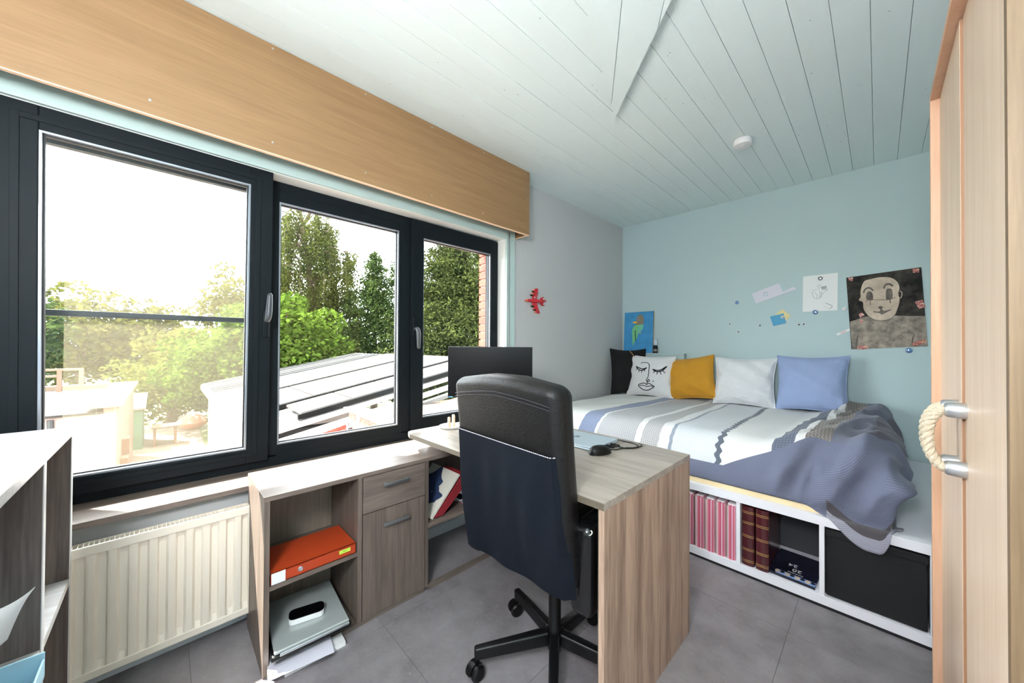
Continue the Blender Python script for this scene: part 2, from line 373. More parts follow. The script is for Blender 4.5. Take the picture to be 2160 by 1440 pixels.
def smoothpath(pts, n=6, closed=False):
    """Catmull-Rom through points of any dimension"""
    P = [Vector(p) for p in pts]; k = len(P); out = []
    for i in range(k if closed else k - 1):
        p0, p1, p2, p3 = (P[(i - 1) % k] if closed or i > 0 else P[0]), P[i], P[(i + 1) % k], (P[(i + 2) % k] if closed or i + 2 < k else P[-1])
        for j in range(n):
            t = j / n; out.append(.5 * ((2 * p1) + (p2 - p0) * t + (2 * p0 - 5 * p1 + 4 * p2 - p3) * t * t + (3 * p1 - p0 - 3 * p2 + p3) * t ** 3))
    if not closed: out.append(P[-1])
    return out
def text_mesh(txt, size, extrude=.0006):
    cu = bpy.data.curves.new('t', 'FONT'); cu.body = txt; cu.size = size; cu.extrude = extrude; cu.align_x = 'CENTER'; cu.align_y = 'CENTER'
    to = bpy.data.objects.new('t', cu); C.objects.link(to); bpy.context.view_layer.update()
    me = bpy.data.meshes.new_from_object(to.evaluated_get(bpy.context.evaluated_depsgraph_get()))
    bpy.data.objects.remove(to); vv = [tuple(v_.co) for v_ in me.vertices]; ff = [tuple(p_.vertices) for p_ in me.polygons]; bpy.data.meshes.remove(me)
    return vv, ff
def text(name, txt, size, mname, parent, fn):
    vv, ff = text_mesh(txt, size); return obj(name, MB().add([fn(*p) for p in vv], ff), mname, parent)
# ------------------------------------------------------------------ room shell
H = 2.565; XW, XR, YB, YF = -2.05, 0.86, -1.7, 3.77
floor = struct(box('floor', (-2.4, XR + .1, YB - .1, YF + .1, -.2, -.003), 'screed'))
tw, td = .61, .61
proto_tile = None
for i in range(6):
    for j in range(10):
        x0, y0 = -2.10 + i * tw, YB - .05 + j * td
        x1, y1 = min(x0 + tw, XR), min(y0 + td, YF)
        if x1 - x0 < .02: continue
        full = abs(x1 - x0 - tw) < 1e-6 and abs(y1 - y0 - td) < 1e-6
        if full and proto_tile: inst('floor_tile', proto_tile, floor, (x0, y0, 0)); continue
        o = obj('floor_tile', MB().box(.0006, x1 - x0 - .0006, .0006, y1 - y0 - .0006, -.003, 0), 'floor_vinyl', floor, local=True); o.location = (x0, y0, 0)
        if full: proto_tile = o
ceiling = struct(box('ceiling', (-2.45, XR + .1, YB - .1, YF + .1, H + .012, H + .2), 'ceiling_paint'))
x = -2.10; k = 0
while x < XR:
    w = .1165 + random.uniform(-.004, .004); x1 = min(x + w, XR + .02); dz = random.uniform(0, .0022)
    box('ceiling_board', (x + .0009, x1 - .0009, YB, YF, H - dz + .0005, H + .013), 'ceiling_paint', ceiling, bevel=.0012); x += w
struct(box('wall_back', (-2.45, XR + .2, YB - .2, YB, -.1, H + .1), 'grey_paint'))
struct(box('wall_right', (XR, XR + .2, YB, YF, -.1, H + .1), 'teal_paint'))
struct(box('wall_front', (-2.45, XR + .2, YF, YF + .25, -.1, H + .1), 'teal_paint'))
# window wall with the opening, outer leaf in brick
OY0, OY1, OZ0, OZ1 = -.47, 1.925, .575, 2.052
wm = MB(); XO = -2.28
wm.box(XO, XW, YB, OY0, -.1, H + .1); wm.box(XO, XW, OY1, YF, -.1, H + .1); wm.box(XO, XW, OY0, OY1, OZ1, H + .1); wm.box(XO, -1.97, OY0, OY1, -.1, OZ0)
wm.box(-2.05, -1.97, YB, OY0, -.1, OZ0 - .01); wm.box(-2.05, -1.97, OY1, 2.0, -.1, OZ0 - .01)
wall_l = struct(obj('wall_left', wm, 'grey_paint'))
wb = MB(); XO2 = -2.44
wb.box(XO2 + .012, XO, YB, OY0 - .03, -3, H + .3); wb.box(XO2 + .012, XO, OY1 + .055, YF, -3, H + .3); wb.box(XO2 + .012, XO, OY0 - .03, OY1 + .055, OZ1 + .01, H + .3); wb.box(XO2 + .012, XO, OY0 - .03, OY1, -3, OZ0 - .02)
obj('mortar_leaf', wb, 'mortar', wall_l)
bmesh_brick = None
zc = -0.1; row = 0
while zc < 2.2:                                                    # bricks of the outer reveal beside the right-hand window
    off = .055 if row % 2 else 0
    for (xa, xb) in (((XO2, XO2 + .1 - 0 + off * .6), (XO2 + .11 + off * .6, XO))):
        if xb - xa < .02: continue
        box('brick', (xa, xb, OY1 + .045, OY1 + .14, zc, zc + .053), 'brick_red', wall_l, bevel=.002)
    zc += .065; row += 1
struct(box('baseboard_left', (-1.97, -1.955, YB, 1.98, 0, .06), 'white_panel'))
# mint casing round the window
tr = struct(thing('trim_1', None, None)); 
box('header_casing', (XW, XW + .018, -.6, 2.012, OZ1 - .004, 2.13), 'mint_trim', tr, bevel=.002)
box('side_casing', (XW, XW + .018, 1.918, 2.010, .60, OZ1 - .004), 'mint_trim', tr, bevel=.002)
box('soffit_lining', (-2.15, XW, OY0, OY1 - .005, OZ1 - .006, OZ1 + .004), 'white_trim', tr)
box('jamb_lining', (-2.15, XW, OY1 - .012, OY1 - .002, OZ0, OZ1), 'white_trim', tr)
struct(box('trim_2', (-2.15, -1.915, OY0, 2.0, .573, .595), 'oak_y', bevel=.002))
sill_edge = M['oak_y']

# ------------------------------------------------------------------ window
XF = -2.145                                                        # room face of the fixed frame
def frame_rect(mb, x0, x1, y0, y1, z0, z1, w):
    wl, wr, wb_, wt = w if hasattr(w, '__len__') else (w,) * 4
    mb.box(x0, x1, y0, y0 + wl, z0, z1); mb.box(x0, x1, y1 - wr, y1, z0, z1); mb.box(x0, x1, y0 + wl, y1 - wr, z0, z0 + wb_); mb.box(x0, x1, y0 + wl, y1 - wr, z1 - wt, z1)
w2 = struct(thing('window_2', None, None))
fm = MB(); frame_rect(fm, XF - .07, XF, OY0, OY1 - .012, OZ0 + .02, OZ1 - .006, (.05, .05, .055, .05))
fm.box(XF - .07, XF, .345, .415, .64, 2.0); fm.box(XF - .07, XF, 1.10, 1.17, .64, 2.0)
obj('outer_frame', fm, 'window_grey', w2, bevel=.002)
fm = MB(); frame_rect(fm, XF - .06, XF - .002, .405, 1.105, .645, 2.0, (.012, .03, .052, .055)); obj('fixed_light_frame', fm, 'window_grey', w2, bevel=.002)
def glazing(parent, x, y0, y1, z0, z1, local=False):
    """bead, dark gasket and pane inside an opening"""
    a = MB(); frame_rect(a, x - .022, x - .004, y0, y1, z0, z1, .007); obj('glazing_bead', a, 'glazing_bead', parent)
    a = MB(); frame_rect(a, x - .04, x - .022, y0, y1, z0, z1, .012); obj('gasket', a, 'gasket', parent)
    box('pane', (x - .036, x - .032, y0 + .004, y1 - .004, z0 + .004, z1 - .004), 'pane_glass', parent)
glazing(w2, XF, .417, 1.075, .697, 1.945)
# opening light on the right
w3 = struct(thing('window_3', None, None)); XS = XF + .022
fm = MB(); frame_rect(fm, XF - .05, XS, 1.15, 1.905, .64, 2.035, (.088, .068, .085, .105)); obj('sash', fm, 'window_grey', w3, bevel=.003)
glazing(w3, XS - .004, 1.238, 1.837, .725, 1.93)
def handle(parent, x, y, z, up):
    r_ = MB().rbox((x + .005, y, z), (.012, .028, .125), .006, 3); h_ = obj('handle', r_, 'window_grey', parent, smooth=True)
    s = 1 if up else -1
    lv = smoothpath([(x + .01, y, z + s * .02), (x + .042, y, z + s * .022), (x + .05, y + .003, z + s * .05), (x + .048, y + .006, z + s * .10), (x + .044, y + .008, z + s * .150)], 5)
    rr = [.010 + .004 * math.sin(math.pi * i / (len(lv) - 1)) for i in range(len(lv))]; rr[-1] = .004
    obj('lever', MB().tube(lv, rr, 10), 'handle_grey', h_, smooth=True)
handle(w3, XS, 1.172, 1.335, False)
# left sash, tipped inwards: hinge at its foot
w1 = struct(thing('window_1', None, None, (-2.12, 0, .645))); w1.rotation_euler = (0, R(2.55), 0); OFF[w1.name] = Vector((-2.12, 0, .645))
fm = MB(); frame_rect(fm, -2.185, -2.115, -.44, .372, .638, 2.052, (.115, .088, .068, .086)); obj('sash', fm, 'window_grey', w1, bevel=.003)
fm = MB(); frame_rect(fm, -2.117, -2.111, -.385, .325, .672, 2.012, .02); obj('sash_moulding', fm, 'window_grey', w1, bevel=.001)
glazing(w1, -2.115, -.325, .284, .706, 1.966)
handle(w1, -2.115, .352, 1.31, True)
sc_ = tag(thing('roller_screen', None, None, (-2.30, 0, .6)), 'pale mesh sun screen with a black bar behind the left window', 'sun screen')
box('mesh_cloth', (-2.302, -2.300, -.293, .36, .62, 2.04), 'screen_mesh', sc_)
box('cassette', (-2.27, -2.235, -.45, .36, 1.988, 2.045), 'gasket', sc_, bevel=.003)
box('bar', (-2.318, -2.296, -.45, .372, 1.322, 1.347), 'gasket', sc_, bevel=.003)

# ------------------------------------------------------------------ shutter box over the window
pb = thing('shutter_box', 'long wooden shutter box cover with silver screws above the windows', 'shutter box', (-1.91, 0, 2.07))
box('front_panel', (-1.918, -1.902, -1.6, 2.02, 2.072, H - .002), 'pelmet_wood', pb)
box('end_panel', (-2.05, -1.902, 2.02, 2.036, 2.072, H - .002), 'pelmet_wood', pb)
box('bottom_edge', (-1.918, -1.9015, -1.6, 2.036, 2.068, 2.0725), 'pelmet_edge', pb)
box('bottom_edge', (-2.05, -1.918, 2.02, 2.036, 2.068, 2.0725), 'pelmet_edge', pb)
scr = obj('screw', MB().lathe([(.0045, 0), (.0045, .0008), (.0015, .0016), (.0005, .0004)], n=10, axis='X'), 'brushed_metal', pb, local=True, smooth=True)
first = True
for (y, z) in ((-.048, 2.126), (-.048, 2.545), (.336, 2.545), (.34, 2.122), (.753, 2.545), (.757, 2.126), (1.16, 2.543), (1.162, 2.126), (1.572, 2.54), (1.567, 2.124), (1.985, 2.535), (2.006, 2.349), (1.963, 2.122)):
    loc = (-1.902 + 1.91, y, z - 2.07)
    if first: scr.location = loc; first = False
    else: inst('screw', scr, pb, loc)
tag(obj('blind_cord', MB().tube([(-2.024, 1.935, 2.10), (-2.026, 1.936, 1.6), (-2.024, 1.937, .80)], .0045, 8), 'brushed_metal', smooth=True), 'thin grey cord hanging down the mint window casing', 'cord')

# ------------------------------------------------------------------ pointed ceiling panel, smoke alarm
tip = Vector((-1.054, 1.844)); dl = (Vector((-.775, 1.121)) - tip).normalized(); dr = (Vector((-.54, 1.359)) - tip).normalized()
cp = thing('ceiling_panel', 'pale mint pointed panel of boards hung under the ceiling', 'ceiling panel', (-.8, 1.3, H))
LN = 2.3; fz = lambda p, z: (p[0], p[1], z)
def cut(a, b_):                                                    # board between fractions a,b across the wedge, running parallel to its bisector
    bi = (dl + dr).normalized(); half = math.acos(max(-1, min(1, dl.dot(dr)))) / 2; W = math.tan(half) * LN; side = Vector((-bi.y, bi.x))
    if side.dot(dr) < 0: side = -side
    lo, hi = a * W, b_ * W; q = lambda u, s_: tip + bi * u + side * s_
    st = lambda s_: abs(s_) / math.tan(half)
    if lo < 0 < hi: return [q(st(lo), lo), q(0, 0), q(st(hi), hi), q(LN, hi), q(LN, lo)]
    return [q(st(lo), lo), q(st(hi), hi), q(LN, hi), q(LN, lo)]
for (a, b_) in ((-1, -.655), (-.65, -.355), (-.35, -.055), (-.05, .245), (.25, .545), (.55, 1)):
    obj('board', MB().prism(cut(a, b_), fz, H - .042, H - .026), 'ceiling_paint', cp)
obj('rim', MB().prism([tip + dl * .0, tip + dl * LN, tip + dr * LN], fz, H - .034, H - .001), 'mint_trim', cp)
sd = thing('smoke_alarm', 'round white smoke alarm on the mint board ceiling', 'smoke alarm', (-.615, 2.70, H))
obj('base', MB().lathe([(.05, -.002), (.05, -.012), (.047, -.014)], (-.615, 2.70, H), 28), 'plastic_white', sd, smooth=True)
obj('cover', MB().lathe([(.054, -.014), (.055, -.03), (.05, -.040), (.03, -.044), (.0, -.045)], (-.615, 2.70, H), 28), 'plastic_white', sd, smooth=True)
obj('test_button', MB().lathe([(.008, -.043), (.008, -.0462), (0, -.0462)], (-.595, 2.69, H), 12), 'white_panel', sd, smooth=True)

# ------------------------------------------------------------------ radiator
ra = thing('radiator', 'cream ribbed panel radiator under the window sill', 'radiator', (-1.88, 0, .1))
Y0, Y1 = -.62, .262
def radp(u, v):
    y = Y0 + (Y1 - Y0) * u; z = .105 + .395 * v
    ph = ((y + .196) / .0497) % 1.0
    d = .015 * (1 / (1 + math.exp(-(abs(ph - .5) - .27) * 45)))     # flat ribs with narrow sunk channels
    edge = min(1, min(v, 1 - v) / .06); d2 = d * edge
    return (-1.856 - d2 if v < 2 else 0, y, z)
obj('front_panel', MB().grid(radp, 210, 14), 'rad_white', ra, smooth=True)
mb = MB().box(-1.862, -1.853, Y0, Y1, .498, .530); mb.box(-1.862, -1.853, Y0, Y1, .08, .107); obj('panel_rim', mb, 'rad_white', ra, bevel=.003)
box('body', (-1.93, -1.868, Y0 + .004, Y1 - .004, .085, .505), 'rad_white', ra)
box('side_cover', (-1.93, -1.853, Y1 - .001, Y1 + .002, .08, .530), 'rad_white', ra)
mb = MB(); mb.box(-1.90, -1.896, Y0, Y1, .516, .529); mb.box(-1.862, -1.857, Y0, Y1, .516, .529)
for i in range(74): mb.box(-1.90, -1.857, Y0 + i * .0119, Y0 + i * .0119 + .0026, .514, .5285)
obj('top_grille', mb, 'rad_white', ra)
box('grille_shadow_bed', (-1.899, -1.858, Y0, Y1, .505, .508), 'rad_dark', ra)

# ------------------------------------------------------------------ sideboard under the window
XC, XBk = -1.555, -1.90
sb = thing('sideboard', 'grey oak sideboard with open cubbies, drawer and door below the windows', 'sideboard', (-1.7, .9, 0))
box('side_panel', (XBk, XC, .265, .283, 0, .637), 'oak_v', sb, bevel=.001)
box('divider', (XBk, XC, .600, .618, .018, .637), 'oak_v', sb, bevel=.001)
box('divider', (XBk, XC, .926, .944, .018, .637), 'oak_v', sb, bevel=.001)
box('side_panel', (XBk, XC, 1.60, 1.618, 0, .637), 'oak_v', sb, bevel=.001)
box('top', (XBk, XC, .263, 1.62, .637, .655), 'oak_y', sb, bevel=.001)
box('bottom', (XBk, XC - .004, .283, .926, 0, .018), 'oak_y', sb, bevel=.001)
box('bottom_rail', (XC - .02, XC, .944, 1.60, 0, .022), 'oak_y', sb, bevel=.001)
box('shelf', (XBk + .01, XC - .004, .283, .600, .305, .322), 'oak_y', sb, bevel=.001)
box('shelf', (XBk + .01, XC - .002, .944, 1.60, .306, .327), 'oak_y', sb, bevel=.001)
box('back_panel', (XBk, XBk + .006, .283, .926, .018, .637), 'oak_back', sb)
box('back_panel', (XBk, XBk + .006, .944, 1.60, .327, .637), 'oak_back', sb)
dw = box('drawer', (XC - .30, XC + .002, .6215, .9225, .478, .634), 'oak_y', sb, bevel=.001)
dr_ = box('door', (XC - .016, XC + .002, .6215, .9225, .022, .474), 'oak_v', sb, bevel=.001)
def bar_handle(parent, z):
    mb = MB().rbox((XC + .024, .767, z), (.008, .124, .013), .002, 1); mb.box(XC, XC + .022, .712, .722, z - .004, z + .004); mb.box(XC, XC + .022, .812, .822, z - .004, z + .004)
    obj('handle', mb, 'brushed_metal', parent, smooth=True)
bar_handle(dw, .588); bar_handle(dr_, .411)

# things kept in the sideboard
bi = thing('ring_binder', 'orange ring binder with a green label lying on the cubby shelf', 'binder', (-1.7, .44, .322))
obj('cover', MB().box(-1.77, -1.562, .288, .594, .3225, .3262).box(-1.77, -1.562, .288, .594, .362, .3657).box(-1.566, -1.562, .288, .594, .3225, .3657), 'binder_orange', bi, bevel=.0008)
box('pages', (-1.765, -1.574, .296, .588, .327, .361), 'paper', bi)
box('spine_label', (-1.5622, -1.5612, .29, .335, .3235, .3647), 'plastic_white', bi)
sl = box('tape_label', (-1.5622, -1.5608, .528, .572, .341, .355), 'label_green', bi)
obj('scribble', ribbon([(.541, .347), (.545, .350), (.549, .346), (.553, .350), (.557, .347)], .0015, lambda u, v: (-1.5604, u, v)), 'ink', sl)
obj('finger_ring', MB().lathe([(.004, -.001), (.008, .0015), (.0095, .0)], (-1.561, .385, .345), 14, 'X'), 'satin_metal', bi, smooth=True)
lp = thing('old_laptop', 'closed silver laptop lying in the lower cubby on loose papers', 'laptop', (-1.66, .43, .04), R(-4))
obj('lid', MB().rbox((0, 0, .060), (.315, .255, .012), .005, 2), 'case_silver', lp, smooth=True, local=True)
obj('base', MB().rbox((-.006, 0, .040), (.33, .272, .022), .008, 2), 'plastic_black', lp, smooth=True, local=True)
obj('hinge', MB().tube([(.158, -.11, .052), (.158, .125, .052)], .007, 10), 'brushed_metal', lp, smooth=True, local=True)
dv = thing('card_reader', 'small white device with a black top lying on the silver laptop', 'device', (-1.625, .425, .1065), R(-14))
rr_ = lambda w, l, r: [(sx * (w / 2 - r) + r * math.cos(a), sy * (l / 2 - r) + r * math.sin(a)) for (sx, sy, a0_) in ((1, 1, 0), (-1, 1, 90), (-1, -1, 180), (1, -1, 270)) for a in [R(a0_ + 15 * i) for i in range(7)]]
obj('shell', MB().prism(rr_(.062, .125, .020), fz, .001, .022), 'plastic_white', dv, local=True, bevel=.001)
obj('top_cover', MB().prism(rr_(.0615, .1245, .020), fz, .0222, .026), 'screen_black', dv, local=True, bevel=.001)
for i, (x, y, rz, lab, mm) in enumerate(((-1.655, .435, -2, 'white paper pile lying flat beneath the old silver laptop', 'paper'), (-1.615, .395, -9, 'loose white sheet sticking out beneath the old silver laptop', 'paper_lilac'))):
    def sheet(u, v, i=i):
        return ((u - .5) * .30, (v - .5) * .21, .020 + i * .022 + .004 * math.sin(u * 5 + i) * u)
    ps = MB(); g = ps.grid(sheet, 10, 6); n0 = len(ps.v); ps.v += [(p[0], p[1], p[2] - (.018 if i == 0 else .0015)) for p in ps.v[:n0]]
    ps.f += [tuple(a + n0 for a in reversed(f)) for f in ps.f[:]]
    rim = [j for j in range(11)] + [11 * (r_ + 1) - 1 for r_ in range(1, 7)] + [76 - j for j in range(1, 11)] + [66 - 11 * r_ for r_ in range(1, 6)]
    ps.f += [(rim[j], rim[(j + 1) % len(rim)], rim[(j + 1) % len(rim)] + n0, rim[j] + n0) for j in range(len(rim))]
    o = obj('paper_sheet', ps, mm); o.location = (x, y, 0); o.rotation_euler = (0, 0, R(rz)); tag(o, lab, 'paper')
# magazines leaning in the right-hand bay
def leaning(name, label, mname, y, w, th, ang, x0=-1.575, dep=.22, hgt=.27, cat='magazine', page='paper'):
    t = thing(name, label, cat, (x0, y, .3275))
    ca, sa = math.cos(R(ang)), math.sin(R(ang)); rot = lambda p: (p[0], p[1] * ca + p[2] * sa, -p[1] * sa + p[2] * ca)
    lift = th * sa
    f = lambda b: MB().add([(lambda q: (q[0], q[1], q[2] + lift))(rot(p)) for p in MB().box(*b).v], MB().box(*b).f)
    obj('pages', f((-dep, -.002, .0, th - .001, .001, hgt - .001)), page, t, local=True)
    c = f((-dep, 0, -.001, .0, 0, hgt)); c2 = f((-dep, 0, th - .001, th, 0, hgt)); c.add(c2.v, c2.f); c3 = f((-.0015, 0, 0, th, 0, hgt)); c.add(c3.v, c3.f)
    obj('cover', c, mname, t, local=True)
    return t, (lambda u, v: (lambda q: (q[0], q[1], q[2] + lift))(rot((u, -.0018, v))))
t, sf = leaning('picture_book', 'cream picture book with a dark blue splash leaning in the open bay', 'magazine_cream', .972, .2, .010, 43, cat='book', dep=.26, hgt=.25)
blob = [(-.22 + .07 * math.cos(a) * (1 + .25 * math.sin(3 * a)), .15 + .08 * math.sin(a) * (1 + .3 * math.cos(4 * a))) for a in [2 * math.pi * i / 28 for i in range(28)]]
blob = [(min(u + .06, -.02), v) for (u, v) in blob]
obj('ink_splash', MB().add([sf(u, v) for (u, v) in blob], [tuple(range(28))]), 'ink_blue', t, local=True)
blob2 = [(-.08 + .05 * math.cos(a) * (1 + .3 * math.sin(4 * a)), .10 + .045 * math.sin(a) * (1 + .3 * math.cos(3 * a))) for a in [2 * math.pi * i / 24 for i in range(24)]]
obj('ink_splash', MB().add([(lambda q: (q[0], q[1] - .0003, q[2] + .0003))(sf(u, v)) for (u, v) in blob2], [tuple(range(24))]), 'ink_blue', t, local=True)
for i, (y, lab) in enumerate(((.992, 'red magazine right behind the cream picture book'), (1.005, 'second red magazine behind the cream picture book'), (1.018, 'third red magazine of the leaning row in the bay'), (1.032, 'rearmost red magazine of the leaning row in the bay'))):
    leaning('magazine', lab, 'magazine_red', y, .2, .009, 46 + i * 1.5, dep=.21, hgt=.245, page='paper')[0]['group'] = 'red magazines leaning in the bay'
for i, (z, x, y, lab, mm) in enumerate(((.3275, -1.70, 1.33, 'thick white book lying flat at the bottom of the bay', 'magazine_red'), (.3525, -1.69, 1.32, 'flat grey booklet lying on the thick white book', 'cover_night'))):
    t = thing('book', lab, 'book', (x, y, z), R(8 - i * 14))
    box('pages', (-.10, .098, -.14, .138, .002, .022 - i * .012), 'paper', t, local=True)
    mb = MB().box(-.102, .102, -.142, .142, 0, .002).box(-.102, .102, -.142, .142, .022 - i * .012, .024 - i * .012).box(-.102, -.1, -.142, .142, 0, .024 - i * .012)
    obj('cover', mb, mm, t, local=True)
cr = MB(); pts = []
def crump(u, v):
    th, ph = u * 2 * math.pi, (v - .5) * math.pi; r_ = .032 + .007 * math.sin(5 * th + 3 * ph) + .005 * math.cos(7 * th - 6 * ph)
    return (-1.60 + r_ * math.cos(th) * math.cos(ph), 1.205 + 1.3 * r_ * math.sin(th) * math.cos(ph), .425 + r_ * .9 * math.sin(ph))
tag(obj('crumpled_bag', MB().grid(crump, 22, 12, closed_u=True), 'plastic_white'), 'crumpled white plastic bag on the books in the bay', 'bag')

# ------------------------------------------------------------------ desk
dk = thing('desk', 'grey oak desk with a full end panel standing across the room', 'desk', (-1.1, 1.27, 0))
poly = [(-1.70, .915), (-.562, .928), (-.562, 1.615), (-.86, 1.64), (-1.757, 1.64), (-1.757, .953), (-1.745, .932)]
obj('desktop', MB().prism(poly, fz, .728, .75), 'oak_x', dk, bevel=.0012)
mb = MB().box(-.582, -.562, .93, 1.61, 0, .728); obj('end_panel', mb, 'oak_side', dk, bevel=.0008)
obj('front_edge', MB().prism([(-1.698, .9142), (-.5625, .9272), (-.5625, .929), (-1.698, .916)], fz, .7285, .7495), 'oak_edge', dk)
obj('front_edge', MB().box(-.5825, -.5805, .929, .9305, 0, .728), 'oak_edge', dk)
box('modesty_panel', (-1.70, -.582, 1.585, 1.60, .38, .728), 'oak_x', dk)
box('support_block', (-1.74, -1.60, 1.05, 1.58, .655, .728), 'oak_y', dk)
for y in (1.02, 1.2, 1.5): box('under_rail', (-1.5, -.60, y, y + .025, .705, .728), 'plastic_black', dk)

# on the desk
ms = thing('monitor', 'black flat computer monitor standing behind the office chair', 'monitor', (-1.63, 1.405, .75), R(45.0))
box('panel', (-.255, .255, 0, .022, .145, .452), 'plastic_black', ms, bevel=.003, local=True)
box('screen', (-.25, .25, -.0012, .0005, .155, .448), 'screen_black', ms, local=True)
box('badge', (-.249, -.225, -.002, 0, .148, .153), 'paper_blue', ms, local=True)
box('stand_neck', (-.025, .025, .018, .036, .008, .25), 'plastic_black', ms, bevel=.003, local=True)
obj('stand_base', MB().rbox((0, .04, .006), (.22, .16, .012), .005, 2), 'plastic_black', ms, local=True, smooth=True)
lt_ = thing('laptop', 'thin silver laptop lying closed on the desk beside the mouse', 'laptop', (-1.035, 1.445, .75), R(2))
obj('base', MB().rbox((0, 0, .006), (.335, .222, .009), .004, 2), 'laptop_silver', lt_, local=True, smooth=True)
ld = obj('lid', MB().rbox((0, .002, .0140), (.335, .222, .006), .0028, 2), 'laptop_silver', lt_, local=True, smooth=True)
for (fx, fy) in ((-.14, -.09), (.14, -.09), (-.14, .09), (.14, .09)): obj('foot', MB().lathe([(.008, 0), (.008, .002)], (fx, fy, 0), 10), 'plastic_black', lt_, local=True)
ring = obj('logo', MB().lathe([(.0165, .01705), (.0165, .0174), (.0, .0174)], (0, .01, 0), 28), 'logo_grey', lt_, local=True, smooth=True)
vv, ff = text_mesh('hp', .026, .0002)
obj('logo_letters', MB().add([(p[0] + p[1] * .22, p[1] + .008, p[2] + .0176) for p in vv], ff), 'laptop_silver', ring, local=True)
mo = thing('computer_mouse', 'black computer mouse on the desk in front of the laptop', 'computer mouse', (-.835, 1.345, .75), R(-18))
def mouse(u, v):
    th = u * 2 * math.pi; ph = v * math.pi / 2; cx, cy = math.cos(th), math.sin(th)
    return (.031 * cx * math.cos(ph) ** .6 * (1 + .08 * cy), .056 * cy * math.cos(ph) ** .6, .001 + .034 * math.sin(ph) ** .9 * (1 - .18 * cy * math.cos(ph)))
obj('shell', MB().grid(mouse, 28, 10, closed_u=True), 'plastic_black', mo, local=True, smooth=True)
obj('wheel', MB().lathe([(.0, -.003), (.007, -.003), (.008, 0), (.007, .003), (0, .003)], (0, .034, .028), 12, 'X'), 'engine_black', mo, local=True, smooth=True)
def cable(name, pts, r, label): return tag(obj(name, MB().tube(smoothpath(pts, 8), r, 6), 'plastic_black', smooth=True), label, 'cable')
cable('mouse_cable', [(-.82, 1.398, .760), (-.81, 1.44, .753), (-.80, 1.49, .753), (-.77, 1.53, .753), (-.76, 1.58, .753), (-.79, 1.61, .753)], .0022, 'thin black cable running from the mouse to the desk edge')
cable('charging_cable', [(-.862, 1.46, .756), (-.83, 1.475, .757), (-.79, 1.49, .7535), (-.76, 1.545, .7535), (-.80, 1.585, .7535), (-.85, 1.59, .7535), (-.90, 1.595, .7535)], .0026, 'black cable looping from the side of the laptop')
pg = thing('plug', 'black plug pushed into the side of the laptop', 'plug', (-.85, 1.47, .75))
obj('housing', MB().rbox((-.848, 1.455, .757), (.035, .016, .010), .004, 2), 'plastic_black', pg, smooth=True)
obj('housing', MB().rbox((-.846, 1.49, .757), (.045, .014, .009), .004, 2), 'plastic_black', pg, smooth=True)
cd = thing('peg_tray', 'small round white tray with upright wooden pegs by the window', 'tray', (-1.68, 1.16, .75))
obj('dish', MB().lathe([(.0, .001), (.06, .001), (.066, .010), (.063, .011), (.056, .004), (0, .004)], (-1.68, 1.16, .75), 26), 'dish_white', cd, smooth=True)
for (dx, dy) in ((.025, -.03), (.012, .01), (-.02, .03)): obj('peg', MB().lathe([(.0078, .004), (.0085, .006), (.0085, .060), (.006, .064), (0, .065)], (-1.68 + dx, 1.16 + dy, .75), 14), 'candle_wood', cd, smooth=True)

# ------------------------------------------------------------------ added fill light: an invented globe pendant, unseen behind the camera
pd = thing('fill_globe', 'added white globe fill light hung out of view from the ceiling', 'lamp', (-.10, -.55, H))
m, N, L, b = newmat('fill_glow'); b.inputs['Base Color'].default_value = (.9, .9, .9, 1); b.inputs['Emission Color'].default_value = (.95, .97, 1.0, 1); b.inputs['Emission Strength'].default_value = FILL
obj('globe', MB().lathe([(.0, -.22)] + [(.22 * math.sin(a), -.22 * math.cos(a)) for a in [math.pi * i / 16 for i in range(1, 16)]] + [(.0, .22)], (-.10, -.55, 1.76), 32), 'fill_glow', pd, smooth=True)
obj('cable', MB().tube([(-.10, -.55, 1.98), (-.10, -.55, H - .02)], .004, 8), 'plastic_white', pd); obj('ceiling_rose', MB().lathe([(.05, 0), (.05, -.012), (.015, -.03), (0, -.03)], (-.10, -.55, H), 20), 'plastic_white', pd, smooth=True)
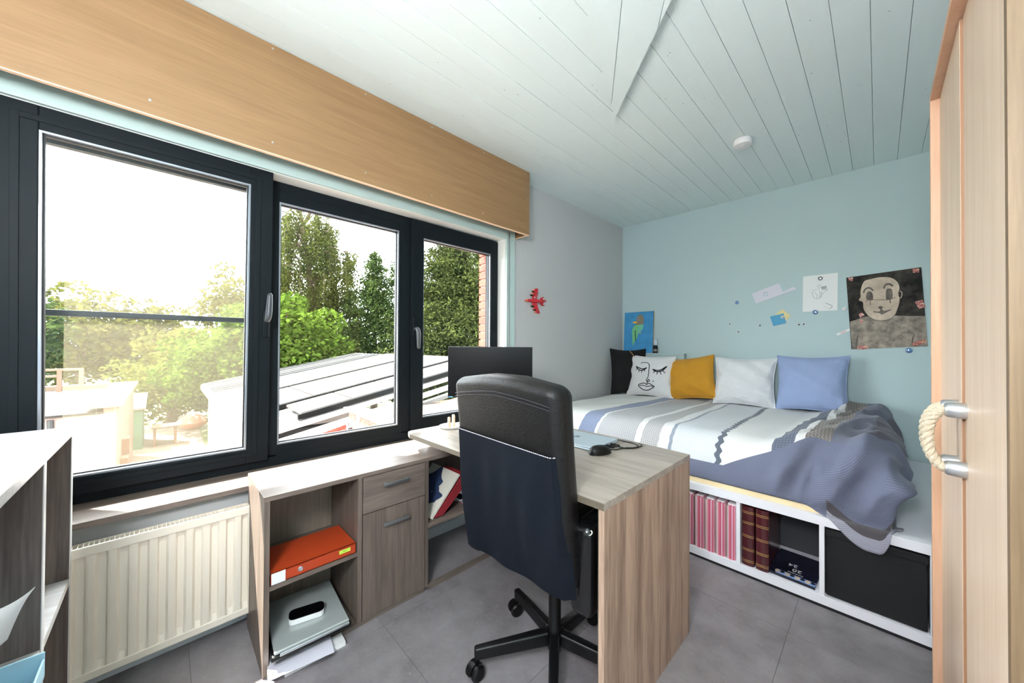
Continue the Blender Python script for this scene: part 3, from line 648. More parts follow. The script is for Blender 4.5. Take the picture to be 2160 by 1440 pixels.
# ------------------------------------------------------------------ office chair (local frame, faces +Y)
ch = thing('office_chair', 'black leather office chair with a tall back, turned towards the desk', 'chair', (-.862, 1.075, 0), R(2))
LCL = dict(local=True)
angs = [math.atan2(.813 - 1.075, -1.042 + .862), math.atan2(1.173 - 1.075, -1.179 + .862), math.atan2(1.427 - 1.075, -.902 + .862)]
a0 = angs[0] - R(2)
obj('gas_lift', MB().lathe([(.0, .06), (.024, .06), (.027, .065), (.027, .13), (.0235, .135), (.0235, .30), (.014, .302), (.014, .40)], n=18), 'plastic_black', ch, smooth=True, **LCL)
for k in range(5):
    a = a0 - k * 2 * math.pi / 5; ca, sa = math.cos(a), math.sin(a)
    def leg(p):                                                     # tapering, slightly falling arm of the star
        t = (p[0] + .14) / .28; w = 1.15 - .35 * t
        lx = .165 + p[0]; ly = p[1] * w; lz = .112 - .026 * t + p[2] * (1.15 - .25 * t)
        return Vector((lx * ca - ly * sa, lx * sa + ly * ca, lz))
    lg = obj('base_leg', MB().rbox((0, 0, 0), (.28, .034, .046), .008, 2, leg), 'plastic_black', ch, smooth=True, **LCL)
    cx, cy = .292 * ca, .292 * sa; b = a + R(35 + 50 * k)
    px, py = -math.sin(b), math.cos(b); mb = MB()
    for s in (-1, 1):
        c = (cx + px * .017 * s + math.cos(b) * .012, cy + py * .017 * s + math.sin(b) * .012, .028)
        prof = [(0, -.010), (.022, -.010), (.028, -.005), (.028, .005), (.022, .010), (0, .010)]
        lv = MB().lathe(prof, (0, 0, 0), 18)
        mb.add([(c[0] + p[2] * px + p[0] * math.cos(b), c[1] + p[2] * py + p[0] * math.sin(b), c[2] + p[1]) for p in lv.v], lv.f)
    mb.tube([(cx, cy, .03), (cx, cy, .09)], .007, 8)
    hood = [(math.cos(t_), math.sin(t_)) for t_ in [math.pi * i / 8 for i in range(9)]]
    mb.add([(cx + math.cos(b) * (.012 + .030 * h_[0]) + px * s_ * .008, cy + math.sin(b) * (.012 + .030 * h_[0]) + py * s_ * .008, .030 + .030 * h_[1]) for s_ in (-1, 1) for h_ in hood],
           [tuple(range(9)), tuple(reversed(range(9, 18)))] + [(i, i + 1, i + 10, i + 9) for i in range(8)])
    obj('caster', mb, 'plastic_black', lg, smooth=True, **LCL)
obj('tilt_mechanism', MB().rbox((-.03, .04, .385), (.16, .24, .05), .012, 2), 'plastic_black', ch, smooth=True, **LCL)
def seatdef(p): return Vector((p[0], p[1], p[2] + .015 * math.cos(p[0] * 5) * math.cos(p[1] * 4)))
obj('seat', MB().rbox((-.02, .10, .445), (.47, .47, .09), .035, 4, seatdef), 'leather_black', ch, smooth=True, **LCL)
BX = -.043                                                          # centre of the back
def spine(z):                                                       # y of the rear face of the back at height z
    t = (z - .43) / .70
    return -.185 - .085 * t - .045 * math.sin(math.pi * min(1, max(0, t))) * .3
def backdef(p):
    u = p[0] / .25; zz = .785 + p[2]
    t = (zz - .43) / .70
    crown = .030 * (1 - u * u) * max(0, (t - .55) / .45) ** 1.5 - .050 * max(0, (t - .7) / .3)
    bulge = -.030 * (1 - u * u) * max(0, (t - .62) / .38) if p[1] < 0 else .012 * (1 - u * u)
    w = 1 + .0 * t
    return Vector((BX + p[0] * w, spine(zz) + .05 + p[1] * (1 + .30 * max(0, t - .75)) + bulge * .5, zz + crown))
obj('backrest', MB().rbox((0, 0, 0), (.50, .10, .70), .042, 6, backdef), 'leather_black', ch, smooth=True, **LCL)
def fab(u, v):                                                      # fabric panel of the lower back, flared at its hem
    z = .433 + .455 * v; t = 1 - v; x = BX + (u - .5) * (.482 + .018 * t)
    z += (.034 * (u - .5)) * -.6 * v
    fold = .007 * math.sin(9 * u + 3 * v) * math.sin(3.1 * v) + .008 * math.sin(17 * u + 4 * v * u) * (1 - v) * .6 + .004 * math.sin(31 * u - 5 * v) * math.sin(3.1 * v) * u
    ex = abs(u - .5) * 2; wrap = .030 * max(0, ex - .90) / .10
    return (x, spine(z) - .006 - .010 * t - fold + wrap - .008 * max(0, v - .6), z)
obj('back_fabric', MB().grid(fab, 40, 30), 'fabric_navy', ch, smooth=True, **LCL)
seam = MB()
for i in range(60):
    u = .02 + .96 * i / 60; p = Vector(fab(u, 1.0)); q = Vector(fab(u + .010, 1.0)); off = Vector((0, -.0035, .002))
    seam.tube([p + off, q + off], .0016, 5)
obj('stitching', seam, 'stitch', ch, **LCL)
for zz_ in (.276, .262):                                            # double stitch under the head roll
    q = [backdef(Vector((-.225 + .45 * i / 24, -.0535, zz_ + .012 * (1 - abs(i - 12) / 12)))) for i in range(25)]
    obj('head_stitch', MB().tube(q, .0014, 5), 'leather_stitch', ch, **LCL)
def sides(p, s):
    return Vector((p[0], p[1], p[2]))
for s in (-1, 1):
    ax = BX + s * .262
    def armd(p, s=s):
        t = (p[1] + .21) / .42; return Vector((p[0], p[1], p[2] * (1 - .25 * t * (1 if p[2] < 0 else 0)) + .015 * t))
    ar = obj('armrest', MB().rbox((ax - s * .008, .055, .515), (.082, .43, .285), .028, 4, armd), 'leather_patent', ch, smooth=True, **LCL)
    if s == 1:
        pts = [(-.012, .012), (.0, .004), (.012, -.002), (.022, -.002), (.03, .010), (.024, .018), (.010, .016), (0, .010)]
        obj('worn_tear', ribbon(smoothpath(pts, 4, True), .004, lambda u, v: (ax + .006 + u * .8, -.1505 - .004 + abs(v) * .6, .648 + v * .55 - .01), True), 'bare_lining', ar, **LCL)

# ------------------------------------------------------------------ bookcase at the left edge
bk = thing('bookcase', 'pale oak open bookcase standing at the left edge before the radiator', 'bookcase', (-1.43, -.4, 0))
by0, by1 = -.56, -.215
box('side_panel', (-1.862, -1.838, by0, by1, 0, .912), 'shelf_oak', bk)
box('divider', (-1.488, -1.464, by0, by1, .03, .912), 'shelf_oak', bk)
box('side_panel', (-1.03, -1.006, by0, by1, 0, .912), 'shelf_oak', bk)
box('top', (-1.865, -1.003, by0, by1 + .003, .912, .936), 'shelf_top', bk, bevel=.001)
for (xa, xb) in ((-1.838, -1.488), (-1.464, -1.03)):
    box('shelf', (xa, xb, by0, by1 - .001, .425, .447), 'shelf_top', bk); box('shelf', (xa, xb, by0, by1 - .001, .0, .03), 'shelf_top', bk)
for (xa, xb) in ((-1.8622, -1.8378), (-1.4882, -1.4638), (-1.0302, -1.0058)): box('edge_band', (xa, xb, by1 - .0005, by1 + .0015, .0, .912), 'shelf_edge', bk)
box('back_panel', (-1.862, -1.006, by0 - .006, by0, .0, .93), 'shelf_oak', bk)
t = thing('folder_stack', 'grey folder stack inside the bookcase at the left edge', 'folders', (-1.10, -.38, .447))
for i in range(6): box('folder', (-1.20, -1.04, -.52, -.245, .4475 + i * .031, .476 + i * .031), 'paper_lilac' if i % 2 else 'white_panel', t)
def curl(u, v):
    x = -1.31 + .20 * u; y = -.285 + .085 * v; z = .642 + .028 * (1 - u) ** 2 * 0 + .03 * v ** 3 - .012 * u * 0 + .012 * math.sin(u * 3)
    return (x, y, z)
def curl2(u, v):
    p = curl(u, v); return (p[0], p[1], p[2] + .0015)
mb = MB().grid(curl, 10, 10); mb.grid(curl2, 10, 10); tag(obj('paper_sheet', mb, 'paper', smooth=True), 'curled white sheet lying out of the bookcase at the left edge', 'paper')
cb = thing('card_tray', 'light blue card tray on the bookcase shelf at the lower left', 'tray', (-1.2, -.3, .447))
mb = MB().box(-1.34, -1.05, -.45, -.19, .4475, .452).box(-1.34, -1.336, -.45, -.19, .4475, .505).box(-1.054, -1.05, -.45, -.19, .4475, .505).box(-1.34, -1.05, -.45, -.446, .4475, .505).box(-1.34, -1.05, -.194, -.19, .4475, .49)
obj('tray', mb, 'card_blue', cb, bevel=.001)

# ------------------------------------------------------------------ storage bed
bd = thing('storage_bed', 'white cube storage bed base along the teal wall', 'bed', (-.6, 2.9, 0))
FY = 2.205; X0b, X1b = -2.03, .84
box('top_board', (X0b, X1b, FY, FY + .389, .379, .42), 'white_lacquer', bd, bevel=.0015)
box('bottom_board', (X0b, X1b, FY, FY + .389, .014, .055), 'white_lacquer', bd, bevel=.0015)
box('plinth_gap', (X0b, X1b, FY + .003, FY + .38, 0, .014), 'gasket', bd)
dxs = [-.525 + .3395 * k for k in range(-4, 4)]
for x in dxs: box('divider', (x - .0095, x + .0095, FY + .002, FY + .387, .055, .379), 'white_lacquer', bd, bevel=.001)
box('end_board', (X0b, X0b + .02, FY, FY + .389, .055, .379), 'white_lacquer', bd)
box('back_panel', (X0b, X1b, FY + .383, FY + .387, .055, .379), 'cube_back', bd)
box('rear_board', (X0b, X1b, FY + .392, YF - .02, .395, .419), 'white_lacquer', bd, bevel=.001)
for x in (X0b + .01, -1.0, 0, X1b - .03): box('rear_support', (x, x + .02, FY + .40, YF - .03, 0, .395), 'white_panel', bd)
box('mattress_board', (-2.0, .0, FY + .028, YF - .03, .421, .447), 'cream_wood', bd)
mtr = tag(obj('mattress', MB().rbox((-1.015, 3.0, .561), (1.99, 1.41, .226), .11, 6), 'sheet_black', smooth=True), 'mattress in a black sheet showing beneath the patterned bedspread', 'mattress')

# bedspread: one cloth draped over mattress, with a bunched corner falling over the front
SA, SB = -1.93, .255                                                   # along the bed (s), then down its foot
def sstep(a, b, x): t = max(0, min(1, (x - a) / (b - a))); return t * t * (3 - 2 * t)
BU, BV = 260, 170
def spread(u, v):
    s = SA + (SB - SA) * u
    ext = .235 + .165 * sstep(-.26, -.03, s) * (1 - sstep(.0, .09, s)) - .06 * sstep(.05, .2, s)   # how far the cloth reaches past the front edge
    t = (1.40 + ext) * v - .02                                       # metres from the wall side towards the front
    top = .702
    # foot end
    if s <= 0: x = s; dz1 = 0
    else:
        q = min(1, s / .05); x = .035 * math.sin(q * math.pi / 2) + .02 * sstep(.05, .3, s); dz1 = max(0, s - .03)
    # front
    if t <= 1.26: y = 3.69 - t; dz2 = 0
    else:                                                            # soft shoulder of the mattress, then down its side
        q = t - 1.26; a_ = min(1, q / .235) * math.pi / 2 * .92; y = 2.43 - .165 * math.sin(a_) - .035 * sstep(.2, .34, q); dz2 = .15 * (1 - math.cos(a_)) + max(0, q - .235)
    z = top - dz1 - dz2; zp = z
    lim = .4245
    if z < lim:                                                      # cloth reaches the white board: slides outwards, then over its edge
        e = lim - z; z = lim + .004
        if s > .06: x += min(e, .04) * .5; y = max(y, FY + .05); z = lim + .003
        elif True:
            run = max(0.0, (y - (FY - .010)))
            if e <= run: y -= e
            else: y -= run; z = lim + .004 - (e - run)
    b = sstep(-.42, -.18, s + .10 * (t / 1.4 - .5))                  # bunched zone
    d = .004 * math.sin(8 * s + 3 * t) * math.sin(5 * t) + .0035 * math.sin(21 * s + 11 * t)
    ph = 10 * s + 7.5 * t
    nz = lambda k, ox: mnoise.noise(Vector((s * k * 1.25 + .6 * t * k + ox, t * k * .55 - .3 * s * k, ox)))
    sq = lambda x: math.sqrt(x * x + .012)
    rid = (1 - sq(nz(4.2, 3.1)) * 2.4) * .066 + (1 - sq(nz(8.5, 7.7)) * 2.4) * .034
    fold = rid * b if True else (abs(math.sin(ph)) ** .7 * .050 + .020 * math.sin(22 * s - 9 * t) + .010 * math.sin(41 * s + 17 * t)) * b
    d = d * (1 - b) + fold
    swell = .040 * b * math.exp(-((s + .06) / .2) ** 2)
    side = sstep(1.26, 1.46, t); foot = sstep(0, .08, s)
    fade = sstep(.425, .60, zp)
    z += (d + swell) * (1 - side) * (1 - foot) * fade; y -= side * (d * .9 + .02 * b) * fade; x += foot * (d * .9 + .012) * fade
    if zp < lim: z += .010 * b * (.5 + .5 * math.sin(16 * s + 7 * t)) * sstep(0, .05, lim - zp) * (1 if y > FY + .01 else .0)
    if t < .06: z += .02 * (1 - t / .06) * max(0, math.sin(5 * s))
    return (x, y, max(z, .30))
mb = MB().grid(spread, BU, BV)
bs = obj('bedspread', mb, 'paper', smooth=True)
uvl = bs.data.uv_layers.new(name='UVMap')
lu = np.array([(SA + (SB - SA) * (i % (BU + 1)) / BU, 1.655 * ((i // (BU + 1)) / BV)) for i in range((BU + 1) * (BV + 1))])
for lp_ in bs.data.loops: uvl.data[lp_.index].uv = lu[lp_.vertex_index]
sol = bs.modifiers.new('thickness', 'SOLIDIFY'); sol.thickness = .004; sol.offset = 1
tag(bs, 'white and blue grey patterned bedspread draped over the bed', 'bedspread')
m, N, L, b = newmat('bedspread_cloth'); bs.data.materials[0] = m
uv = N.new('ShaderNodeUVMap'); sp = N.new('ShaderNodeSeparateXYZ'); L.new(uv.outputs[0], sp.inputs[0])
def mth(op, a, b_=None, c=None):
    n = N.new('ShaderNodeMath'); n.operation = op
    for i, x in enumerate((a, b_, c)):
        if x is None: continue
        if isinstance(x, (int, float)): n.inputs[i].default_value = x
        else: L.new(x, n.inputs[i])
    return n.outputs[0]
U, V = sp.outputs[0], sp.outputs[1]
wob = N.new('ShaderNodeTexNoise'); wob.inputs['Scale'].default_value = 5; L.new(uv.outputs[0], wob.inputs['Vector'])
sk = mth('MULTIPLY_ADD', mth('SUBTRACT', .9, V), mth('MULTIPLY', mth('MINIMUM', mth('ADD', U, .9), 0), .16), U)   # bands slant a little at the head
sk = mth('ADD', sk, mth('MULTIPLY', mth('SUBTRACT', wob.outputs['Fac'], .5), .03))
sk = mth('ADD', sk, mth('MULTIPLY', mth('MULTIPLY', mth('GREATER_THAN', U, -.5), V), .09))
zz = mth('LESS_THAN', mth('ABSOLUTE', mth('ADD', sk, .642)), .05)
sk = mth('ADD', sk, mth('MULTIPLY', mth('SINE', mth('MULTIPLY', V, 105)), mth('MULTIPLY_ADD', zz, .0055, .0012)))
f = mth('DIVIDE', mth('ADD', sk, 2.05), 2.45)
bands = [(-2.05, (232, 232, 228)), (-1.53, (132, 142, 168)), (-1.40, (226, 224, 220)), (-1.385, (176, 176, 178)), (-1.13, (230, 228, 226)), (-1.09, (176, 174, 174)), (-.985, (226, 226, 226)), (-.93, (146, 154, 168)), (-.905, (208, 212, 216)),
         (-.655, (92, 100, 112)), (-.63, (224, 224, 222)), (-.27, (96, 104, 120)), (-.19, (220, 218, 218)), (-.155, (126, 120, 116)), (-.05, (104, 107, 124)), (.06, (84, 82, 96))]
rp = N.new('ShaderNodeValToRGB'); rp.color_ramp.interpolation = 'CONSTANT'
while len(rp.color_ramp.elements) < len(bands): rp.color_ramp.elements.new(.5)
for e, (p_, c_) in zip(rp.color_ramp.elements, bands): e.position = (p_ + 2.05) / 2.45; e.color = (*lin(c_), 1)
L.new(f, rp.inputs[0])
edge = mth('SUBTRACT', V, mth('SUBTRACT', 1.56, mth('MULTIPLY', mth('MAXIMUM', mth('ADD', U, .61), 0), .62)))
brd = mth('MULTIPLY', mth('GREATER_THAN', edge, 0), mth('GREATER_THAN', U, -.98))
mx = N.new('ShaderNodeMix'); mx.data_type = 'RGBA'; mx.inputs[7].default_value = (*lin((104, 109, 130)), 1)
L.new(brd, mx.inputs[0]); L.new(rp.outputs[0], mx.inputs[6])
tipd = mth('MULTIPLY', mth('GREATER_THAN', V, 1.545), mth('GREATER_THAN', U, -.17))
mx2 = N.new('ShaderNodeMix'); mx2.data_type = 'RGBA'; mx2.inputs[7].default_value = (*lin((84, 80, 84)), 1); L.new(tipd, mx2.inputs[0]); L.new(mx.outputs[2], mx2.inputs[6])
tipl = mth('MULTIPLY', mth('GREATER_THAN', V, 1.60), mth('GREATER_THAN', U, -.17))
mx3 = N.new('ShaderNodeMix'); mx3.data_type = 'RGBA'; mx3.inputs[7].default_value = (*lin((156, 156, 170)), 1); L.new(tipl, mx3.inputs[0]); L.new(mx2.outputs[2], mx3.inputs[6]); mx = mx3
# woven lattice: strong on the dark bands, faint on the pale ones
w1_ = mth('SINE', mth('MULTIPLY', mth('ADD', U, V), 230)); w2_ = mth('SINE', mth('MULTIPLY', mth('SUBTRACT', U, V), 230)); lat = mth('MULTIPLY', w1_, w2_)
rp2 = N.new('ShaderNodeValToRGB'); rp2.color_ramp.interpolation = 'CONSTANT'
pat = [(-2.05, .03), (-1.53, .40), (-1.40, 0), (-1.385, .30), (-1.13, 0), (-1.09, .3), (-.985, .04), (-.905, .08), (-.655, .0), (-.63, .03), (-.27, .3), (-.19, .05), (-.155, .4), (-.03, .3)]
while len(rp2.color_ramp.elements) < len(pat): rp2.color_ramp.elements.new(.5)
for e, (p_, a_) in zip(rp2.color_ramp.elements, pat): e.position = (p_ + 2.05) / 2.45; e.color = (a_, a_, a_, 1)
L.new(f, rp2.inputs[0])
fin = mth('MULTIPLY', mth('SINE', mth('MULTIPLY', U, 900)), mth('SINE', mth('MULTIPLY', V, 700)))
dk_ = mth('MAXIMUM', brd, mth('GREATER_THAN', sk, -.05))
lat = mth('ADD', mth('MULTIPLY', lat, mth('SUBTRACT', 1, dk_)), mth('MULTIPLY', fin, dk_))
amp = mth('MAXIMUM', rp2.outputs[0], mth('MULTIPLY', brd, .22))
vmul = mth('MULTIPLY_ADD', lat, amp, 1.0)
mm = N.new('ShaderNodeVectorMath'); mm.operation = 'SCALE'; L.new(mx.outputs[2], mm.inputs[0]); L.new(vmul, mm.inputs['Scale']); L.new(mm.outputs[0], b.inputs['Base Color'])
b.inputs['Roughness'].default_value = .9; b.inputs['Sheen Weight'].default_value = .15
nz = N.new('ShaderNodeTexNoise'); nz.inputs['Scale'].default_value = 26; nz.inputs['Detail'].default_value = 5; L.new(uv.outputs[0], nz.inputs['Vector'])
bp = N.new('ShaderNodeBump'); bp.inputs['Strength'].default_value = .35; bp.inputs['Distance'].default_value = .012
L.new(mth('ADD', nz.outputs['Fac'], mth('MULTIPLY', lat, .08)), bp.inputs['Height']); L.new(bp.outputs['Normal'], b.inputs['Normal'])

# ------------------------------------------------------------------ cushions
def cushion_fn(w, h, th, seed, wr=.004):
    def fn(u, v, side=1):
        x = w / 2 * u * (1 - .07 * (1 - v * v) + .03 * (u * v) ** 2); z = h / 2 * v * (1 - .07 * (1 - u * u) + .03 * (u * v) ** 2)
        k = max(0, (1 - abs(u) ** 2.6)) ** .55 * max(0, (1 - abs(v) ** 2.6)) ** .55
        d = wr * (math.sin(6 * u + 9 * v + seed) + .8 * math.sin(14 * u * v + 3 * seed) + .7 * math.sin(17 * u - 6 * v + seed) * abs(u)) * min(1, 4 * k) * 1.0
        return (x, -side * (th / 2 * k + d * (1 if k > .01 else 0)), z)
    return fn
def cushion(label, mname, loc, w, h, th, tilt, yaw, roll, seed, wr=.004, n=30):
    t = thing('cushion', label, 'cushion', loc); t.rotation_mode = 'ZXY' if False else 'XYZ'
    mt = Matrix.Rotation(R(yaw), 3, 'Z') @ Matrix.Rotation(R(tilt), 3, 'X') @ Matrix.Rotation(R(roll), 3, 'Y')
    t.rotation_euler = mt.to_euler()
    fn = cushion_fn(w, h, th, seed, wr)
    g = lambda s: (lambda a, b_: fn(math.sin((a * 2 - 1) * math.pi / 2) if False else (a * 2 - 1), b_ * 2 - 1, s))
    obj('cover', MB().grid(g(1), n, n).grid(g(-1), n, n), mname, t, smooth=True, local=True)
    rim = [fn(*q) for q in ([(-1 + 2 * i / 16, -1) for i in range(16)] + [(1, -1 + 2 * i / 16) for i in range(16)] + [(1 - 2 * i / 16, 1) for i in range(16)] + [(-1, 1 - 2 * i / 16) for i in range(16)])]
    obj('piping', MB().tube(rim, .004, 6, closed=True), mname, t, smooth=True, local=True)
    return t, (lambda u, v: (lambda p: (p[0], p[1] - .0022, p[2]))(fn(u, v, 1)))
cushion('pale blue cushion nearest the clown drawing', 'pillow_blue', (-.365, 3.615, .925), .43, .43, .15, -12, -3, -1, 1.0, .003)
cushion('plain off-white creased cushion beside the pale blue one', 'pillow_cotton', (-.815, 3.61, .905), .45, .41, .15, -12, 2, 0, 2.3, .006)
cushion('mustard yellow cushion between the two white ones', 'pillow_mustard', (-1.255, 3.60, .905), .43, .40, .15, -14, 3, -8, 4.1, .006)
t, sf = cushion('white cushion printed with a line-drawn sleeping face', 'pillow_white', (-1.61, 3.535, .905), .44, .41, .14, -12, 9, 1, 5.7, .003)
def stroke(pts, w, closed=False, name='face_line'): obj(name, ribbon(smoothpath(pts, 6, closed), w, sf, closed), 'ink', t, local=True)
stroke([(-.42, .60), (-.28, .66), (-.10, .64), (-.02, .50), (-.01, .20), (-.03, -.10), (-.10, -.28), (-.02, -.36), (.06, -.30), (.0, -.22), (-.04, -.34), (-.06, -.46)], .035)
stroke([(-.66, .42), (-.56, .30), (-.40, .22), (-.22, .28), (-.12, .38)], .05); stroke([(-.66, .42), (-.48, .34), (-.30, .30), (-.12, .38)], .05)
for (a, b_) in (((-.58, .30), (-.66, .22)), ((-.46, .25), (-.52, .12)), ((-.34, .22), (-.36, .10)), ((-.22, .26), (-.20, .16))): stroke([a, ((a[0] + b_[0]) / 2, (a[1] + b_[1]) / 2), b_], .035)
stroke([(.16, .32), (.30, .22), (.46, .22), (.62, .30), (.76, .50)], .06); stroke([(.16, .32), (.34, .28), (.54, .32), (.76, .50)], .05)
for (a, b_) in (((.26, .24), (.22, .12)), ((.38, .20), (.38, .06)), ((.50, .22), (.56, .08)), ((.62, .28), (.72, .16))): stroke([a, ((a[0] + b_[0]) / 2, (a[1] + b_[1]) / 2), b_], .035)
stroke([(-.46, -.56), (-.30, -.46), (-.16, -.44), (-.08, -.50), (.04, -.44), (.20, -.52), (.28, -.58), (.10, -.72), (-.10, -.80), (-.28, -.74)], .04, True)
stroke([(-.40, -.57), (-.22, -.56), (-.06, -.60), (.10, -.56), (.24, -.58)], .035)
obj('face_line', MB().add([sf(.22 + .03 * math.cos(a), -.30 + .03 * math.sin(a)) for a in [2 * math.pi * i / 10 for i in range(10)]], [tuple(range(10))]), 'ink', t, local=True)
t, sf = cushion('black cushion with a thin tan line in the corner', 'pillow_black', (-1.845, 3.52, .94), .36, .47, .13, -10, 38, 0, 3.3, .003)
obj('tan_line', ribbon(smoothpath([(.10, .98), (.34, .6), (.40, .1), (.46, -.4), (.44, -.98)], 8), .03, sf), 'cord_tan', t, local=True)

# ------------------------------------------------------------------ ledge in the corner with painting and bottle
lg = struct(thing('trim_3', None, None)); 
box('ledge_top', (-2.05, -1.345, 3.695, YF, 1.115, 1.134), 'teal_paint', lg, bevel=.002)
box('ledge_box', (-2.05, -1.345, 3.70, YF, .45, 1.115), 'teal_paint', lg)
pt = thing('parrot_painting', 'blue canvas painting of a green bird leaning in the corner', 'painting', (-1.845, 3.735, 1.134))
lean = R(-3.5); rotp = lambda x, y, z: (x, y * math.cos(lean) - z * math.sin(lean), y * math.sin(lean) + z * math.cos(lean))
mb = MB().box(-.167, .167, -.009, .009, 0, .452); obj('canvas', MB().add([rotp(*p) for p in mb.v], mb.f), 'canvas_edge', pt, local=True)
pf = lambda k: (lambda u, v: rotp((u - .5) * .333, -.0093 - k * .0004, v * .451))
obj('painted_face', MB().grid(lambda a, b_: pf(0)(a, b_), 2, 2), 'canvas_blue', pt, local=True)
def shape(name, pts, mname, k, n=5): q = smoothpath(pts, n, True); obj(name, MB().add([pf(k)(*p) for p in q], [tuple(range(len(q)))]), mname, pt, local=True)
Q = lambda x, y: ((x - 115 + (y - 240) * .018) / 735, 1 - (y - 215) / 1035)
shape('bird_wing', [Q(*p) for p in ((410, 545), (340, 610), (320, 700), (325, 950), (345, 1080), (385, 980), (440, 880), (480, 720), (510, 560))], 'bird_green', 1)
shape('bird_breast', [Q(*p) for p in ((505, 540), (600, 540), (585, 660), (520, 715), (490, 740), (450, 860), (455, 760), (480, 640))], 'bird_aqua', 2)
shape('bird_head', [Q(*p) for p in ((410, 530), (425, 400), (455, 320), (530, 290), (600, 330), (610, 430), (600, 530), (500, 540))], 'bird_head', 3)
shape('bird_beak', [Q(*p) for p in ((325, 490), (370, 455), (440, 465), (445, 495), (380, 500))], 'bird_yellow', 4)
shape('bird_foot', [Q(*p) for p in ((500, 745), (520, 730), (545, 750), (520, 765))], 'bird_yellow', 4)
shape('bird_eye', [Q(465 + 27 * math.cos(a), 390 + 32 * math.sin(a)) for a in [2 * math.pi * i / 8 for i in range(8)]], 'paper_lilac', 4, 3)
shape('bird_pupil', [Q(466 + 19 * math.cos(a), 390 + 22 * math.sin(a)) for a in [2 * math.pi * i / 8 for i in range(8)]], 'ink', 5, 3)
for i in range(7): shape('wing_mark', [Q(385 + 2 * i + dx, 690 + 38 * i + dy) for dx, dy in ((0, 0), (24, 2), (24, 24), (0, 22))], 'ink', 5, 2)
bt = thing('bottle', 'small dark bottle with a patterned cap beside the bird painting', 'bottle', (-1.648, 3.73, 1.134))
obj('body', MB().lathe([(0, 0), (.023, 0), (.024, .01), (.024, .06), (.020, .075), (.016, .082)], (-1.648, 3.73, 1.134), 16), 'plastic_black', bt, smooth=True)
obj('cap', MB().lathe([(.020, .082), (.022, .086), (.022, .14), (.02, .146), (0, .147)], (-1.648, 3.73, 1.134), 16), 'glass_clear', bt, smooth=True)
obj('label', MB().lathe([(.0243, .018), (.0243, .042)], (-1.648, 3.73, 1.134), 16), 'pencil', bt, smooth=True)

# ------------------------------------------------------------------ things pinned to the teal wall
YW = YF - .001
def sheet(name, label, cat, pts, mname, th=.0012, lift=0.0, group=None):
    """flat paper given by its corners (x,z) on the wall"""
    cx = sum(p[0] for p in pts) / len(pts); cz = sum(p[1] for p in pts) / len(pts)
    t = thing(name, label, cat, (cx, YW, cz), group=group)
    obj('sheet', MB().prism(pts, lambda p, d: (p[0], d, p[1]), YW - lift, YW - lift - th), mname, t); return t
cl = sheet('clown_drawing', 'large charcoal drawing of a clown face on the teal wall', 'drawing', [(-.170, 1.746), (.212, 1.770), (.239, 1.220), (-.142, 1.193)], 'charcoal_dark', .0015, .002)
c00, c10, c11, c01 = Vector((-.170, 1.746)), Vector((.212, 1.770)), Vector((.239, 1.220)), Vector((-.142, 1.193))
def cm(k):
    def fn(u, v): p = (c00 * (1 - u) + c10 * u) * (1 - v) + (c01 * (1 - u) + c11 * u) * v; return (p.x, YW - .0036 - .0002 * k, p.y)
    return fn
# zoomed pixel (1760..1970 / 550..760 at x6.857) -> sheet uv
def D(x, y):
    X = 1760 + x / 6.857; Yp = 550 + y / 6.857
    lx = 1785 + (1795 - 1785) * (Yp - 586) / 150; rx = 1943.5 + (1957 - 1943.5) * (Yp - 563) / 167
    u = (X - lx) / (rx - lx); ty = 586 - 22.5 * u; by_ = 736 - 6 * u
    return (u, (Yp - ty) / (by_ - ty))
def dshape(name, pts, mname, k, n=4, smooth=True):
    q = smoothpath([D(*p) for p in pts], n, True) if smooth else [Vector(D(*p)) for p in pts]
    q = [Vector((min(1, max(0, p[0])), min(1, max(0, p[1])))) for p in q]
    obj(name, MB().add([cm(k)(*p) for p in q], [tuple(range(len(q)))]), mname, cl)
def dline(name, pts, w, k, mname='charcoal_soft', closed=False): obj(name, ribbon(smoothpath([D(*p) for p in pts], 4, closed), w, cm(k), closed), mname, cl)
dshape('drawn_jacket', [(222, 880), (330, 850), (470, 800), (600, 830), (760, 850), (880, 790), (1100, 800), (1320, 800), (1338, 1000), (1350, 1235), (800, 1255), (250, 1275), (235, 1080)], 'charcoal_mid', 1, 3, False)
dshape('drawn_head', [(450, 300), (560, 262), (700, 235), (850, 245), (940, 310), (966, 400), (950, 470), (968, 560), (950, 660), (900, 780), (820, 840), (700, 858), (580, 840), (490, 770), (440, 690), (430, 600), (365, 570), (395, 520), (400, 420)], 'charcoal_face', 2)
dshape('drawn_eye', [(490, 470), (530, 440), (575, 470), (580, 560), (490, 560)], 'charcoal_soft', 3); dshape('drawn_eye', [(780, 420), (830, 400), (865, 430), (865, 540), (780, 555)], 'charcoal_soft', 3)
dline('drawn_brow', [(440, 465), (470, 410), (530, 390), (590, 430)], .022, 3); dline('drawn_brow', [(745, 400), (765, 350), (820, 335), (875, 365)], .024, 3)
dline('drawn_line', [(470, 590), (540, 565), (700, 565), (820, 560), (910, 530)], .008, 3); dline('drawn_tear', [(555, 520), (545, 580), (540, 640)], [.004, .014, .003] + [.006] * 6, 4) if False else dline('drawn_tear', [(555, 520), (545, 580), (540, 640)], .010, 4)
dline('drawn_tear', [(825, 540), (835, 580), (840, 612)], .016, 4)
dshape('drawn_mouth', [(600, 735), (680, 730), (708, 690), (740, 720), (840, 705), (760, 745), (715, 775), (660, 745)], 'charcoal_soft', 3)
dline('drawn_mouth', [(588, 735), (680, 748), (715, 768), (765, 745), (848, 704)], .014, 4)
dshape('drawn_nose', [(660, 670), (690, 655), (735, 665), (715, 690), (690, 700)], 'charcoal_soft', 3)
